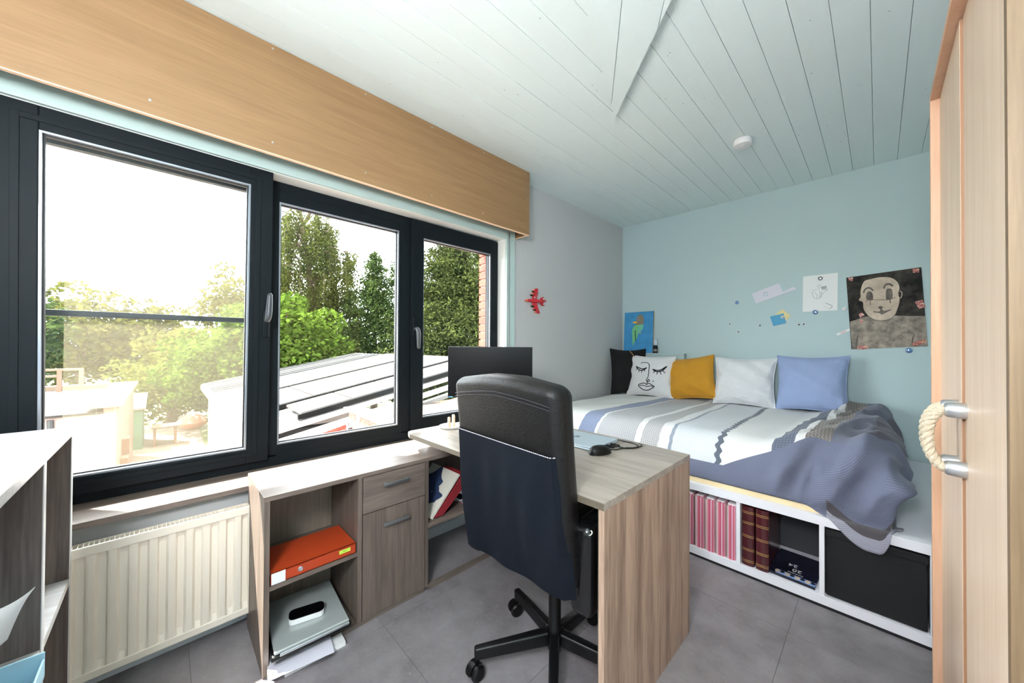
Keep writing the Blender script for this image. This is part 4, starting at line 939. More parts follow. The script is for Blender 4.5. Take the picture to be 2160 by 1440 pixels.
dline('drawn_arm', [(345, 1080), (330, 1160), (315, 1270)], .014, 4); dline('drawn_arm', [(1170, 1060), (1150, 1130), (1145, 1190)], .02, 4); dline('drawn_chin', [(490, 790), (600, 850), (720, 870), (840, 840), (890, 790)], .008, 4)
dline('drawn_ear', [(975, 440), (1000, 460), (995, 520), (970, 540)], .010, 4, 'charcoal_face')
# wrappers that hold it
def P2(x, y):                                                        # same zoom -> wall x,z (affine fit on the wall)
    u, v = D(x, y); p = (c00 * (1 - u) + c10 * u) * (1 - v) + (c01 * (1 - u) + c11 * u) * v; return (p.x, p.y)
for lab, pts in (('crinkled sweet wrapper at the top left corner of the clown drawing', ((200, 245), (285, 240), (270, 298), (215, 285))), ('sweet wrapper at the top right corner of the clown drawing', ((1140, 115), (1228, 108), (1230, 170), (1150, 175))),
                 ('square sweet wrapper on the right edge of the clown drawing', ((1175, 595), (1275, 568), (1318, 670), (1235, 700))), ('small sweet wrapper beside the drawn clown chin', ((362, 780), (410, 745), (455, 785), (385, 822))),
                 ('tiny brown wrapper scrap under the clown chin wrapper', ((385, 850), (425, 842), (430, 890), (385, 895))), ('flat sweet wrapper at the bottom left of the clown drawing', ((333, 1222), (505, 1220), (502, 1272), (335, 1274))), ('long sweet wrapper at the bottom right of the clown drawing', ((1140, 1190), (1300, 1130), (1335, 1180), (1160, 1235)))):
    sheet('sweet_wrapper', lab, 'wrapper', [P2(*p) for p in pts], 'wrapper', .003, .0055, 'wrappers pinning the clown drawing')
sk_ = sheet('pencil_sketch', 'white sheet with a small pencil sketch on the teal wall', 'drawing', [(-.429, 1.789), (-.217, 1.792), (-.220, 1.497), (-.432, 1.499)], 'paper', .001, .002)
wl = lambda x, y: (-.429 + (x - 1400) / 583 * .212, 1.79 - (y - 150) / 620 * .292)
kf = lambda u, v: (u, YW - .0033, v)
def pl(pts, w=.0016, closed=False): obj('pencil_line', ribbon(smoothpath([wl(*p) for p in pts], 4, closed), w, kf, closed), 'pencil', sk_)
pl([(1645, 345), (1665, 322), (1700, 330), (1700, 360), (1665, 365)], closed=True); pl([(1560, 420), (1620, 400), (1690, 385)]); pl([(1550, 430), (1580, 520), (1630, 560), (1700, 540), (1740, 470), (1800, 430), (1815, 405)])
pl([(1600, 440), (1640, 500), (1630, 550)]); pl([(1680, 420), (1690, 480), (1665, 540)]); pl([(1720, 430), (1710, 490), (1690, 545)]); pl([(1710, 370), (1800, 355)], .004); pl([(1715, 390), (1800, 380)], .004); pl([(1720, 405), (1815, 408)], .003)
for xx in (1725, 1755, 1785): pl([(xx, 352), (xx + 6, 395)], .003)
pl([(1780, 640), (1890, 695), (1845, 740)], .003); pl([(1740, 690), (1830, 730)], .001)
sheet('folded_note', 'torn pale lilac note with a long tail on the teal wall', 'note', [(-.788, 1.683), (-.591, 1.754), (-.563, 1.676), (-.495, 1.712), (-.478, 1.700), (-.474, 1.688), (-.756, 1.593)], 'paper_lilac', .002, .003)
sheet('yellow_note', 'pale yellow sticky note behind the blue one', 'note', [(-.618, 1.484), (-.569, 1.531), (-.510, 1.470), (-.542, 1.435)], 'paper_yellow', .001, .001)
sheet('blue_note', 'bright blue sticky note on the teal wall', 'note', [(-.654, 1.471), (-.560, 1.494), (-.542, 1.411), (-.630, 1.387)], 'paper_blue', .001, .0025)
nt = sheet('name_strip', 'white paper strip with red handwriting left of the clown drawing', 'note', [(-.228, 1.313), (-.152, 1.354), (-.146, 1.341), (-.222, 1.300)], 'paper', .001, .001)
an = math.atan2(1.3475 - 1.3065, .076); ca, sa = math.cos(an), math.sin(an)
vv, ff = text_mesh('Clem', .017, .0001); obj('handwriting', MB().add([(-.187 + p[0] * ca - p[1] * sa, YW - .0024 - p[2], 1.327 + p[0] * sa + p[1] * ca) for p in vv], ff), 'red_toy', nt)
def button(name, label, x, z, r, mname, d=.006, y=0.0, dot=None, group='wall magnets'):
    t = thing(name, label, 'magnet', (x, YW - y, z), group=group)
    obj('disc', MB().lathe([(r, 0), (r, -d * .5), (r * .8, -d * .9), (r * .4, -d * 1.1), (0, -d * 1.15)], (x, YW - y, z), 18, 'Y'), mname, t, smooth=True)
    if dot: obj('centre', MB().lathe([(r * .68, -d * 1.0), (r * .5, -d * 1.25), (0, -d * 1.3)], (x + dot[0], YW - y, z + dot[1]), 12, 'Y'), dot[2], t, smooth=True)
button('glass_magnet', 'dark blue glass magnet left of the lilac note', -.903, 1.613, .016, 'glass_magnet')
button('glass_magnet', 'pale violet glass magnet on the lilac note', -.685, 1.668, .017, 'glass_clear', y=.005)
button('glass_magnet', 'blue glass magnet under the lower edge of the pencil sketch', -.354, 1.491, .018, 'glass_magnet', y=.003)
button('glass_magnet', 'light blue glass magnet under the clown drawing', .153, 1.189, .018, 'glass_magnet')
button('steel_magnet', 'grey round magnet at the top of the pencil sketch', -.322, 1.760, .015, 'steel_magnet', y=.003)
button('round_magnet', 'white round magnet on the blue sticky note', -.567, 1.463, .013, 'plastic_white', y=.0035, dot=(0, 0, 'steel_magnet'))
button('round_magnet', 'white round magnet with a dark bar, lowest on the left', -.893, 1.347, .012, 'plastic_white', dot=(0, 0, 'pencil'))
button('eye_magnet', 'small eye magnet furthest left on the wall', -.962, 1.423, .008, 'plastic_white', dot=(.001, -.002, 'iris_dark'))
button('eye_magnet', 'small eye magnet left of the blue sticky note', -.728, 1.400, .0095, 'plastic_white', dot=(.001, -.002, 'iris_dark'))
button('eye_magnet', 'left one of the pair of eye magnets', -.459, 1.396, .0095, 'plastic_white', dot=(.002, -.002, 'iris_dark'))
button('eye_magnet', 'right one of the pair of eye magnets', -.428, 1.400, .0095, 'plastic_white', dot=(.002, -.002, 'iris_dark'))
bm_ = thing('dotted_badge', 'white badge with coloured dots on the left edge of the clown drawing', 'badge', (-.180, YW, 1.506))
obj('disc', MB().lathe([(.013, 0), (.013, -.003), (.011, -.006), (0, -.0065)], (-.180, YW - .004, 1.506), 18, 'Y'), 'plastic_white', bm_, smooth=True)
for (dx, dz, mm) in ((-.005, .004, 'red_toy'), (.004, .004, 'bird_yellow'), (.005, -.003, 'paper_blue'), (-.004, -.004, 'bird_green'), (0, 0, 'orange_toy')): obj('dot', MB().lathe([(.0025, -.0066), (.002, -.0074), (0, -.0075)], (-.180 + dx, YW - .004, 1.506 + dz), 8, 'Y'), mm, bm_)

# ------------------------------------------------------------------ toy plane on the grey wall
tp = thing('toy_plane', 'small red toy aeroplane fixed to the grey wall', 'toy plane', (XW, 2.25, 1.585))
ZP = lambda x, y: (2.117 + (x - 415) / 650 * .258 , 1.585 - (y - 770) / 830 * .213)
def pshape(name, pts, mname, x0, x1): obj(name, MB().prism([ZP(*p) for p in pts], lambda p, d: (XW + d, p[0], p[1]), x0, x1), mname, tp)
pshape('wing', [(690, 640), (720, 560), (770, 360), (800, 335), (850, 345), (835, 440), (800, 620), (800, 800), (840, 950), (910, 1150), (860, 1170), (810, 1130), (740, 950), (690, 890)], 'red_toy', .008, .020)
pshape('tail', [(930, 690), (960, 620), (1040, 580), (1045, 680), (1030, 760), (1065, 885), (1000, 890), (940, 830)], 'red_toy', .008, .018)
fp = [ZP(*p) for p in ((425, 785), (500, 775), (640, 765), (760, 760), (880, 750), (960, 745), (1020, 742))]
obj('fuselage', MB().tube([(XW + .02, p[0], p[1]) for p in fp], [.003, .010, .014, .018, .011, .009, .004], 12), 'red_toy', tp, smooth=True)
obj('nose_cone', MB().tube([(XW + .02, fp[0][0] - .002, fp[0][1]), (XW + .02, fp[1][0] - .002, fp[1][1] + .0005)], [.002, .0108], 12), 'orange_toy', tp, smooth=True)
pshape('fin', [(930, 735), (1010, 700), (1030, 745), (1020, 760)], 'red_toy', .018, .05)
for (x, y) in ((725, 455), (672, 585), (695, 945), (765, 1060)):
    q = ZP(x, y); obj('engine', MB().tube([(XW + .008, q[0] - .016, q[1] + .002), (XW + .008, q[0] + .016, q[1])], [.006, .008], 10), 'engine_black', tp, smooth=True)
for (x, y) in ((735, 400), (690, 515), (730, 1005), (785, 1120)):
    q = ZP(x, y); obj('wing_light', MB().rbox((XW + .01, q[0], q[1]), (.008, .016, .016), .003, 1), 'orange_toy', tp)
for (x, y) in ((740, 645), (1018, 655), (1035, 830)):
    q = ZP(x, y); obj('eye_dot', MB().lathe([(.0075, .0), (.006, .003), (0, .0035)], (XW + .019, q[0], q[1]), 10, 'X'), 'plastic_white', tp, smooth=True)
for (y, z) in ((2.24, 1.585),): box('wall_pin', (XW, XW + .01, y - .003, y + .003, z - .003, z + .003), 'satin_metal', tp)

# ------------------------------------------------------------------ inside the cubes of the bed
bx = [-.862, -.805, -.748, -.694, -.640, -.586]
for i, x in enumerate(bx):
    lab = ['striped pink binder hidden furthest behind the desk panel', 'striped pink binder second from the desk panel', 'striped pink binder third from the desk panel', 'striped pink binder third from the white divider', 'striped pink binder second from the white divider', 'striped pink binder against the white divider'][i]
    t = thing('striped_binder', lab, 'binder', (x, FY + .015, .055), group='striped pink binders in the bed cube')
    prof = [(x + .001, FY + .33), (x + .001, FY + .018)] + [(x + .0265 + .0255 * math.cos(a), FY + .018 - .009 * math.sin(a)) for a in [math.pi - math.pi * j / 6 for j in range(7)]] + [(x + .052, FY + .33)]
    if i == 5: prof = [(p[0] - .0 if p[0] < x + .03 else p[0] - .006, p[1]) for p in prof]
    obj('cover', MB().prism(prof, fz, .0555, .345 - .003 * (i % 2)), 'binder_stripes', t)
    box('page_block', (x + .006, x + .044, FY + .03, FY + .325, .335, .349), 'paper', t)
for i, (x, lab) in enumerate(((-.512, 'maroon album with gold lines against the white divider'), (-.450, 'maroon album with gold lines beside the calendar'))):
    t = thing('photo_album', lab, 'album', (x, FY + .02, .055), group='maroon albums in the bed cube')
    prof = lambda e: [(x + .001 - e, FY + .30), (x + .001 - e, FY + .022)] + [(x + .029 + (.028 + e) * math.cos(a), FY + .022 - (.011 + e) * math.sin(a)) for a in [math.pi - math.pi * j / 8 for j in range(9)]] + [(x + .057 + e, FY + .30)]
    obj('cover', MB().prism(prof(0), fz, .0555, .365), 'maroon', t, bevel=.001)
    for z in (.075, .083, .135, .143, .205, .213, .275, .283, .33, .338):
        q = prof(.0006)[1:-1]; obj('gold_line', MB().prism(q, fz, z, z + .0022), 'gold_line', t)
ca_ = thing('calendar', 'dark printed calendar lying in the bed cube beside the albums', 'calendar', (-.30, FY + .16, .055), R(-3))
box('block', (-.098, .095, -.135, .15, .0005, .014), 'cover_night', ca_, bevel=.001, local=True)
box('cover_photo', (-.06, .094, -.134, -.095, .0141, .0148), 'photo_blue', ca_, local=True)
for i in range(4): obj('bird_print', MB().prism([(-.055 + i * .04 + .011 * math.cos(a), -.113 + .017 * math.sin(a)) for a in [2 * math.pi * j / 10 for j in range(10)]], fz, .0149, .0153), 'bird_beige', ca_, local=True)
for i in range(4): obj('bird_print', MB().prism([(-.036 + i * .04 + .009 * math.cos(a), -.108 + .012 * math.sin(a)) for a in [2 * math.pi * j / 10 for j in range(10)]], fz, .0149, .0153), 'ink', ca_, local=True)
for txt, x, y, sz in (('20', .012, -.045, .040), ('24', -.012, .0, .040), ('CALENDAR', .01, -.078, .012)):
    vv, ff = text_mesh(txt, sz, .0002); obj('printed_year' if len(txt) == 2 else 'printed_word', MB().add([(x - p[0], y - p[1], .0145 + p[2]) for p in vv], ff), 'paper', ca_, local=True)
sbx = thing('storage_box', 'black fabric storage box filling the bed cube by the wardrobe', 'storage box', (-.01, FY + .2, .055))
obj('body', MB().rbox((-.0175, FY + .195, .208), (.312, .36, .30), .008, 2), 'box_black', sbx, smooth=True)
obj('lid', MB().rbox((-.0175, FY + .195, .348), (.316, .366, .035), .006, 2), 'box_black', sbx, smooth=True)

# ------------------------------------------------------------------ wardrobe
wd = thing('wardrobe', 'tall pale birch wardrobe with rope handles on its two doors', 'wardrobe', (.45, 1.32, 0))
WT = 1.985; xd = .140
box('side_panel', (xd - .024, .74, 1.711, 1.731, 0, WT), 'alder', wd, bevel=.001)
box('side_panel', (xd - .001, .74, .920, .938, 0, WT), 'alder_side', wd, bevel=.001)
box('top_panel', (xd - .024, .74, .920, 1.731, WT, WT + .020), 'alder', wd, bevel=.001)
box('back_panel', (.734, .74, .938, 1.711, .02, WT), 'birch', wd)
box('plinth', (xd + .03, .73, .938, 1.711, 0, .06), 'alder', wd)
for k, (ya, yb, yh) in enumerate(((.9395, 1.3225, 1.305), (1.3255, 1.7095, 1.372))):
    xk = xd - .005 * k
    d_ = box('door', (xk, xk + .019, ya, yb, .062, WT - .004), 'birch', wd, bevel=.0008)
    box('edge_band', (xk + .0006, xk + .0184, ya - .0008, ya + .0003, .062, WT - .004), 'alder_edge', d_)
    zt_, zb_ = 1.070, .936
    for z in (zt_, zb_): obj('handle_cap', MB().lathe([(.018, .0), (.0185, -.006), (.0165, -.028), (.014, -.032), (.008, -.034)], (xd, yh, z), 18, 'X'), 'satin_metal', d_, smooth=True)
    rp_ = smoothpath([(xd - .028, yh, zt_), (xd - .040, yh, zt_ - .004), (xd - .054, yh, zt_ - .030), (xd - .058, yh, (zt_ + zb_) / 2), (xd - .054, yh, zb_ + .030), (xd - .040, yh, zb_ + .004), (xd - .028, yh, zb_)], 10)
    mb = MB()
    for s in range(3):
        q = []
        for i, p in enumerate(rp_):
            t_ = (rp_[min(i + 1, len(rp_) - 1)] - rp_[max(i - 1, 0)]).normalized(); n1 = Vector((0, 1, 0)); n2 = t_.cross(n1); a = i * .55 + s * 2 * math.pi / 3
            q.append(p + (n1 * math.cos(a) + n2 * math.sin(a)) * .0052)
        mb.tube(q, .0062, 7)
    obj('rope', mb, 'rope', d_, smooth=True)
# ------------------------------------------------------------------ outdoors
GZ = -2.9
tag(struct(box('ground', (-120, -2.5, -80, 90, GZ - .3, GZ), 'lawn')), 'lawn', 'ground') if False else struct(box('ground', (-120, -2.5, -80, 90, GZ - .3, GZ), 'lawn'))
struct(box('patio', (-30, -13, -1.2, 1.2, GZ, GZ + .02), 'patio')); struct(box('yard', (-17, -2.5, -8, 2.3, GZ + .0, GZ + .01), 'patio'))
# low outbuilding on the left
hs = thing('outbuilding', 'low white and pink outbuilding with a flat felt roof', 'outbuilding', (-15.5, -4, GZ))
ob0, ob1 = -18.9, -12.5; oy1 = -.80; oz = -.42
obj('white_wall', MB().box(ob1 - .25, ob1, -9, oy1, GZ, oz), 'render_white', hs); obj('pink_wall', MB().box(ob0, ob1 - .002, oy1 - .2, oy1 + .01, GZ, oz + .14), 'render_pink', hs)
obj('flat_roof', MB().box(ob0, ob1 + .08, -9, oy1 - .2, oz, oz + .05), 'roof_felt', hs); obj('coping', MB().box(ob0 - .1, ob1 + .15, oy1 - .5, oy1 + .12, oz + .14, oz + .22), 'coping', hs)
obj('rear_coping', MB().box(ob0 - .15, ob0 + .25, -9, oy1 - .5, oz + .05, oz + .2), 'coping', hs)
for i, z in enumerate((-1.6, -2.0)): obj('meter_box', MB().box(-14.4 + i * .5, -14.0 + i * .5, oy1, oy1 + .15, z - .2, z + .25), 'timber', hs)
obj('downpipe', MB().tube([(ob1 + .05, -1.75, oz - .05), (ob1 + .06, -1.72, -1.6), (ob1 + .2, -1.62, -1.95), (ob1 + .2, -1.5, -1.9)], .05, 8), 'roof_steel', hs, smooth=True)
pg_ = thing('pergola', 'bare timber pergola frame above the outbuilding roof', 'pergola', (-18, -3, oz))
obj('beam', MB().box(-18.33, -18.22, -6.5, -1.9, .30, .37), 'timber', pg_)
obj('beam', MB().box(-16.35, -16.25, -6.5, -2.2, .22, .28), 'timber', pg_)
for y in (-4.2, -3.5, -2.9, -2.4, -1.95): obj('post', MB().box(-18.33, -18.22, y - .05, y + .05, oz + .05, .30), 'timber', pg_)
obj('brace', MB().tube([(-16.3, -2.9, .2), (-15.8, -3.1, oz + .06)], .05, 6), 'roof_steel', pg_)
gs = thing('garden_shed', 'small green boarded garden shed behind the outbuilding', 'shed', (-21.5, -.4, GZ))
for i in range(10): obj('board', MB().box(-21.8 + i * .2, -21.61 + i * .2, -.62, -.58, GZ, -1.0 - .04 * i), 'green_board', gs)
obj('side_wall', MB().box(-19.82, -19.78, -1.9, -.6, GZ, -1.35), 'green_board', gs); obj('roof', MB().prism([(-21.9, -.98), (-19.7, -1.36), (-19.7, -1.30), (-21.9, -.92)], lambda p, d: (p[0], d, p[1]), -2.0, -.5), 'coping', gs)
tb = thing('garden_table', 'small wooden garden table on the sunny patio', 'table', (-20.2, .05, GZ + .02))
obj('top', MB().box(-20.6, -19.8, -.35, .45, GZ + .74, GZ + .78), 'timber', tb)
for (x, y) in ((-20.5, -.25), (-19.9, -.25), (-20.5, .35), (-19.9, .35)): obj('leg', MB().box(x - .04, x + .04, y - .04, y + .04, GZ + .02, GZ + .74), 'timber', tb)
fb = thing('fire_bowl', 'rust coloured domed fire bowl on the patio', 'fire bowl', (-23, 1.0, GZ + .02))
obj('bowl', MB().lathe([(.0, .0), (.3, .0), (.6, .25), (.62, .32)], (-23, 1.0, GZ + .02), 20), 'terracotta', fb, smooth=True); obj('lid', MB().lathe([(.62, .32), (.45, .55), (.15, .68), (0, .70)], (-23, 1.0, GZ + .02), 20), 'terracotta', fb, smooth=True)

# workshop with a mono-pitch roof and solar panels
pit = math.tan(R(11)); RX0, RX1, RY0, RY1 = -17.2, -6.72, 1.0, 6.5; rz = lambda y: -.30 + pit * (y - RY0)
wk = thing('workshop', 'white workshop with solar panels on its sloping metal roof', 'workshop', (-12, 3, GZ))
obj('end_wall', MB().box(RX0 + .3, RX1 - .15, RY0 + .15, RY0 + .4, GZ, -.42), 'render_white', wk)
obj('front_wall', MB().box(RX1 - .9, RX1 - .7, RY0 + .3, RY1, GZ, -.35), 'dark_void', wk)
obj('far_wall', MB().box(RX0 + .3, RX0 + .5, RY0 + .4, RY1, GZ, -.3), 'render_white', wk)
obj('barge_board', MB().box(RX0, RX1, RY0 - .05, RY0 + .03, -.47, -.30), 'coping', wk)
def sheetroof(u, v):
    x = RX0 + (RX1 - RX0) * u; y = RY0 + (RY1 - RY0) * v
    return (x, y, rz(y) + .025 * (1 if (x * 2.6) % 1 < .3 else 0))
obj('metal_sheet', MB().grid(sheetroof, 190, 1), 'roof_sheet', wk)
def onroof(mb, x0, x1, y0, y1, a, b_):
    v_ = [(x0, y0, rz(y0) + a), (x1, y0, rz(y0) + a), (x1, y1, rz(y1) + a), (x0, y1, rz(y1) + a)]; mb.add(v_ + [(p[0], p[1], p[2] + b_ - a) for p in v_], [(0, 3, 2, 1), (4, 5, 6, 7), (0, 1, 5, 4), (1, 2, 6, 5), (2, 3, 7, 6), (3, 0, 4, 7)]); return mb
for (xa, xb, ya) in ((-8.30, -7.20, 1.75), (-10.7, -8.60, 1.35), (-13.4, -11.0, 2.2)):
    n_ = 5; pw = (RY1 - .25 - ya) / n_
    for i in range(n_):
        p_ = obj('solar_panel', onroof(MB(), xa, xb, ya + i * pw + .015, ya + (i + 1) * pw - .015, .09, .13), 'panel_glass', wk)
    obj('panel_rail', onroof(MB(), xb, xb + .07, ya - .05, RY1 - .2, .03, .12), 'panel_frame', wk)
for i in range(8): obj('dark_rib', onroof(MB(), -16.9 + i * .46, -16.75 + i * .46, RY0 + .05, RY1 - .1, .025, .05), 'roof_steel', wk)
for i in range(3): obj('gutter_rail', MB().box(RX1 + .02 + i * .22, RX1 + .12 + i * .22, RY0 + .1, RY1, -.02, .05) if False else onroof(MB(), RX1 + .02 + i * .24, RX1 + .14 + i * .24, RY0 + .05, RY1, -.16 - .10 * i, -.08 - .10 * i), 'pipe_white' if i != 1 else 'roof_steel', wk)
# brick yard walls of the annexe
def brickwall(name, label, p0, p1, zt, courses, mname, thick=.12, top=True):
    p0, p1 = Vector((*p0, 0)), Vector((*p1, 0)); d = (p1 - p0); ln = d.length; d.normalize(); n = Vector((-d.y, d.x, 0))
    t = thing(name, label, 'wall', (p0.x, p0.y, zt - courses * .075))
    q = lambda a, b_, z: tuple(p0 + d * a + n * b_ + Vector((0, 0, z)))
    def bx_(a0, a1, b0, b1, z0, z1):
        return MB().add([q(a0, b0, z0), q(a1, b0, z0), q(a1, b1, z0), q(a0, b1, z0), q(a0, b0, z1), q(a1, b0, z1), q(a1, b1, z1), q(a0, b1, z1)], [(0, 3, 2, 1), (4, 5, 6, 7), (0, 1, 5, 4), (1, 2, 6, 5), (2, 3, 7, 6), (3, 0, 4, 7)])
    obj('mortar', bx_(0, ln, .008, thick - .008, zt - courses * .075 - .6, zt - .004), 'mortar', t); pr = None
    for r_ in range(courses):
        a = -.11 * (r_ % 2)
        while a < ln:
            a0, a1 = max(a, 0), min(a + .21, ln)
            if a1 - a0 > .04: obj('brick', bx_(a0, a1, 0, thick, zt - (r_ + 1) * .075, zt - r_ * .075 - .012), mname, t)
            a += .222
    return t, bx_, ln
brickwall('yard_wall', 'low red brick yard wall seen at the foot of the middle window', (-6.20, 2.08), (-5.35, .98), -.10, 4, 'brick_red')
t, bx_, ln = brickwall('parapet', 'pale sunlit brick parapet with a white coping on the annexe', (-4.75, 2.44), (-6.50, 2.50), .06, 8, 'brick_pale', .16)
obj('coping', bx_(-.05, ln + .05, -.04, .24, .062, .10), 'white_trim', t)
struct(box('annexe_roof', (-6.6, -2.5, 2.62, 7.5, -.4, .0), 'flat_roof')); struct(box('annexe_floor', (-6.7, -2.5, .4, 2.46, -1.2, -.72), 'dark_void'))
tag(obj('vent_pipe', MB().tube([(-6.05, 2.36, -.72), (-6.05, 2.36, -.02), (-6.0, 2.36, .03)], .07, 12), 'pipe_white', smooth=True), 'white vent pipe standing before the brick parapet', 'pipe')
tag(obj('red_crate', MB().rbox((-6.3, 1.55, -.50), (.3, .3, .42), .03, 2), 'red_plastic', smooth=True), 'red plastic crate behind the brick yard wall', 'crate')
tag(obj('green_crate', MB().rbox((-6.45, 2.0, -.45), (.25, .42, .52), .03, 2), 'green_plastic', smooth=True), 'green plastic crate behind the brick yard wall', 'crate')
def tarp(u, v): return (-6.62 + .4 * u, 2.28 + .14 * math.sin(5 * u) * v + .10 * v - .05, -.72 + .62 * (1 - v * v) * (.8 + .2 * math.sin(9 * u)))
tag(obj('blue_tarp', MB().grid(tarp, 14, 8), 'blue_tarp', smooth=True), 'crumpled blue tarpaulin beside the vent pipe', 'tarpaulin')

# ------------------------------------------------------------------ trees
def leaves(name, pts, size, mname, parent, asp=.55, droop=0.0, drop=None):
    """one mesh of folded leaf blades at the given points"""
    n = len(pts); P_ = np.asarray(pts, float); a = rng.normal(size=(n, 3)); a[:, 2] = a[:, 2] * .6 - droop; a /= np.linalg.norm(a, axis=1)[:, None]
    b_ = rng.normal(size=(n, 3)); b_ -= (b_ * a).sum(1)[:, None] * a; b_ /= np.linalg.norm(b_, axis=1)[:, None]
    s = size * rng.uniform(.6, 1.3, n)[:, None]; v = np.empty((n, 4, 3))
    v[:, 0] = P_ - a * s * .5; v[:, 1] = P_ + b_ * s * asp * .5; v[:, 2] = P_ + a * s * .5; v[:, 3] = P_ - b_ * s * asp * .5
    off = np.array(OFF[parent.name]); me = bpy.data.meshes.new(name); vv = (v.reshape(-1, 3) - off)
    me.vertices.add(4 * n); me.vertices.foreach_set('co', vv.ravel()); me.loops.add(4 * n); me.loops.foreach_set('vertex_index', np.arange(4 * n, dtype=np.int32))
    me.polygons.add(n); me.polygons.foreach_set('loop_start', np.arange(0, 4 * n, 4, dtype=np.int32)); me.polygons.foreach_set('loop_total', np.full(n, 4, dtype=np.int32))
    me.update(); me.validate(); me.materials.append(M[mname]); o = bpy.data.objects.new(name, me); C.objects.link(o); o.parent = parent; o['kind'] = 'stuff'; return o
def blobs(clumps, per):
    out = []
    for (c, r_) in clumps:
        n = int(per * r_[0] * r_[1]) + 30; d = rng.normal(size=(n, 3)); d /= np.linalg.norm(d, axis=1)[:, None]; d *= rng.uniform(.72, 1.03, n)[:, None]
        out.append(np.array(c) + d * np.array(r_))
    return np.concatenate(out)
def broad(name, label, c, R3, nclump, per, size, mname, asp=.6, cr=.32, trunk=True):
    t = thing(name, label, 'tree', (c[0], c[1], GZ), group=None); cl_ = []
    for i in range(nclump):
        d = rng.normal(size=3); d /= np.linalg.norm(d); d *= rng.uniform(.35, .82) ; k = cr * rng.uniform(.7, 1.3) * min(R3)
        cl_.append((np.array(c) + d * np.array(R3), (k, k, k * .75)))
    leaves('foliage', blobs(cl_, per), size, mname, t, asp, .25)
    if trunk:
        mb = MB().tube([(c[0], c[1], GZ), (c[0] + .1, c[1], c[2] - R3[2] * .5), (c[0], c[1] + .1, c[2] + R3[2] * .2)], [.28, .2, .08], 9)
        for (q, r_) in cl_[::4]: mb.tube([(c[0], c[1], c[2] - R3[2] * .55), tuple((np.array(c) + q) / 2 + np.array((0, 0, -.3))), tuple(q)], [.10, .07, .03], 6)
        obj('trunk', mb, 'bark', t, smooth=True)
    return t
broad('catalpa_tree', 'bright lime green broadleaf tree behind the solar roof', (-19.6, 4.3, .75), (2.6, 3.0, 3.1), 110, 420, .20, 'leaf_lime', .75, .32)
broad('leafy_bush', 'lime green leafy bush beyond the patio, left of the roof', (-22.0, 1.9, -.2), (2.0, 2.6, 2.6), 80, 400, .19, 'leaf_lime', .7, .34)
broad('garden_shrub', 'yellowish shrub at the end of the patio', (-24.5, .3, -1.0), (1.8, 2.4, 2.3), 34, 260, .20, 'leaf_shrub', .6, .34)
broad('far_tree', 'broad hazy tree furthest left beyond the pergola', (-42, -4.6, 1.6), (4.0, 3.6, 4.4), 50, 60, .42, 'leaf_far', .6, .34)
broad('far_tree', 'broad hazy tree between the pergola and the patio', (-44, -1.0, 1.0), (4.0, 3.8, 4.4), 50, 60, .42, 'leaf_far', .6, .34)
broad('far_tree', 'tall pale tree rising behind the lime green trees', (-38, 4.6, 4.2), (3.6, 3.4, 4.6), 46, 70, .36, 'leaf_far', .6, .32)
broad('far_hedge_tree', 'dense far tree low behind the lime green bush', (-36, 1.6, .0), (3.5, 4.0, 3.2), 40, 70, .4, 'leaf_far', .6, .36)
broad('dark_tree', 'dark green tree at the left edge of the view', (-25, -4.3, 1.2), (1.9, 1.3, 3.6), 40, 200, .22, 'leaf_spruce', .5, .4)
# weeping birch
bt_ = thing('weeping_birch', 'tall weeping birch with hanging twigs above the lime green tree', 'tree', (-25.0, 7.0, GZ)); pts = []
mb = MB().tube([(-25.0, 7.0, GZ), (-25.1, 6.8, 3), (-24.9, 6.3, 7.0), (-25, 5.9, 9.6)], [.3, .24, .14, .03], 9)
for i in range(260):
    z0 = rng.uniform(2.5, 9.4); k = (z0 - 2) / 7.6; rad = .5 + 2.6 * math.sin(math.pi * min(1, (1.08 - k))) * rng.uniform(.3, 1); a = rng.uniform(0, 2 * math.pi)
    cx, cy = -25 + rad * math.cos(a), 6.9 - .8 * k + rad * math.sin(a) * 1.0; ln = rng.uniform(1.0, 3.2) * (.55 + .6 * (1 - k)); n = int(120 * ln)
    tt = rng.uniform(0, 1, n); pts.append(np.stack([cx + rng.normal(0, .10, n) * (1 + tt), cy + rng.normal(0, .10, n) * (1 + tt), z0 - tt * ln + rng.normal(0, .05, n)], 1))
    if i % 2 == 0: mb.tube([(-25, 6.9 - .8 * k, z0 - .6), ((cx - 25) / 2, (cy + 6.9 - .8 * k) / 2, z0 + .25), (cx, cy, z0), (cx, cy, z0 - ln * .9)], [.05, .035, .02, .006], 5)
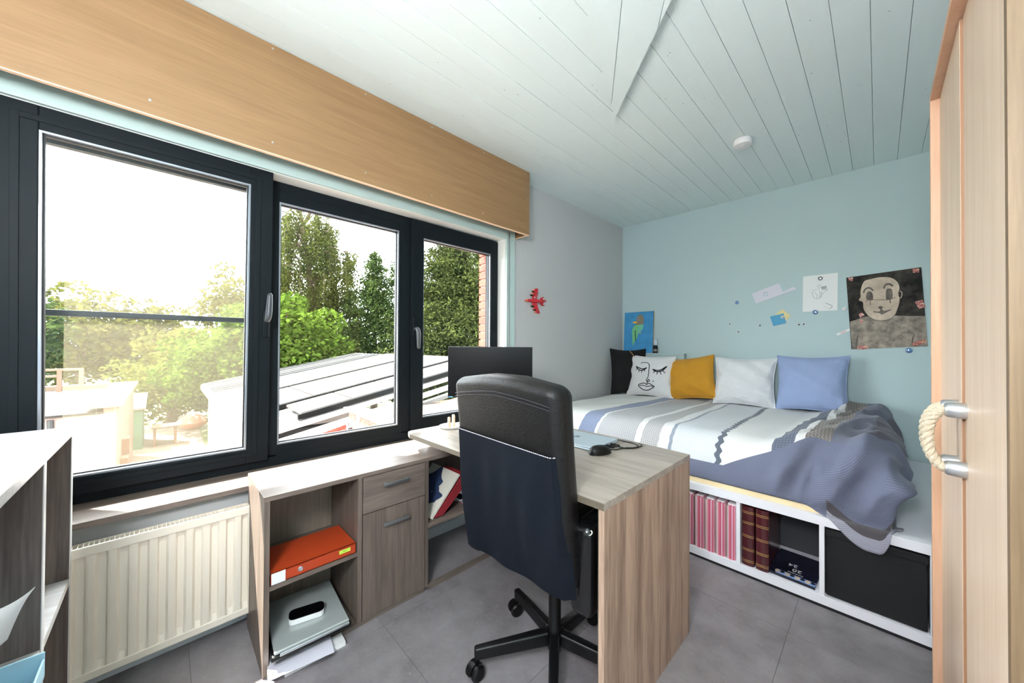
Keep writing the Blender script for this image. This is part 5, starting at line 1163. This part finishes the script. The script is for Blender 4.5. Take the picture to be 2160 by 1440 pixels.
leaves('foliage', np.concatenate(pts), .17, 'leaf_birch', bt_, .45, .9); obj('trunk', mb, 'bark', bt_, smooth=True)
def conifer(name, label, c, h_, r_, mname, n, lean=0):
    t = thing(name, label, 'tree', (c[0], c[1], GZ)); P_ = []; mb = MB().tube([(c[0], c[1], GZ), (c[0] + lean, c[1], GZ + h_ * .98)], [.22, .02], 8)
    for i in range(n):
        k = rng.uniform(0, 1) ** .8; z0 = GZ + h_ * (.06 + .94 * k); a = rng.uniform(0, 2 * math.pi); L_ = r_ * ((1 - k) ** .75 + .05) * rng.uniform(.7, 1.15)
        m_ = int(12 + 60 * L_); tt = rng.uniform(.2, 1, m_)
        w = .10 + .12 * L_
        P_.append(np.stack([c[0] + lean * k + tt * L_ * math.cos(a) + rng.normal(0, w, m_), c[1] + tt * L_ * math.sin(a) + rng.normal(0, w, m_), z0 + .35 * L_ * tt ** 2 - .05 * L_ + rng.normal(0, .09, m_)], 1))
        if i % 6 == 0: mb.tube([(c[0] + lean * k, c[1], z0), (c[0] + lean * k + L_ * .8 * math.cos(a), c[1] + L_ * .8 * math.sin(a), z0 + .2 * L_)], [.03, .008], 5)
    leaves('foliage', np.concatenate(P_), .20, mname, t, .35, -.5); obj('trunk', mb, 'bark', t, smooth=True)
conifer('cypress', 'spiky green cypress left of the narrow window mullion', (-21.5, 9.2, 0), 9.6, 2.5, 'leaf_spruce', 330)
conifer('cypress', 'slimmer green cypress standing between birch and mullion', (-23.4, 8.4, 0), 7.4, 1.9, 'leaf_spruce', 220)
conifer('cypress', 'tall cypress just behind the mullion of the middle window', (-19.6, 10.4, 0), 10.5, 2.6, 'leaf_spruce', 340)
conifer('cypress', 'wide olive green cypress filling the right window', (-15.6, 10.6, 0), 10.6, 3.0, 'leaf_conifer', 420)
conifer('cypress', 'dark olive cypress at the right side of the right window', (-13.4, 11.8, 0), 11.0, 3.2, 'leaf_conifer', 420)
conifer('cypress', 'dark olive cypress behind the monitor', (-17.4, 12.4, 0), 10.8, 3.0, 'leaf_conifer', 360)
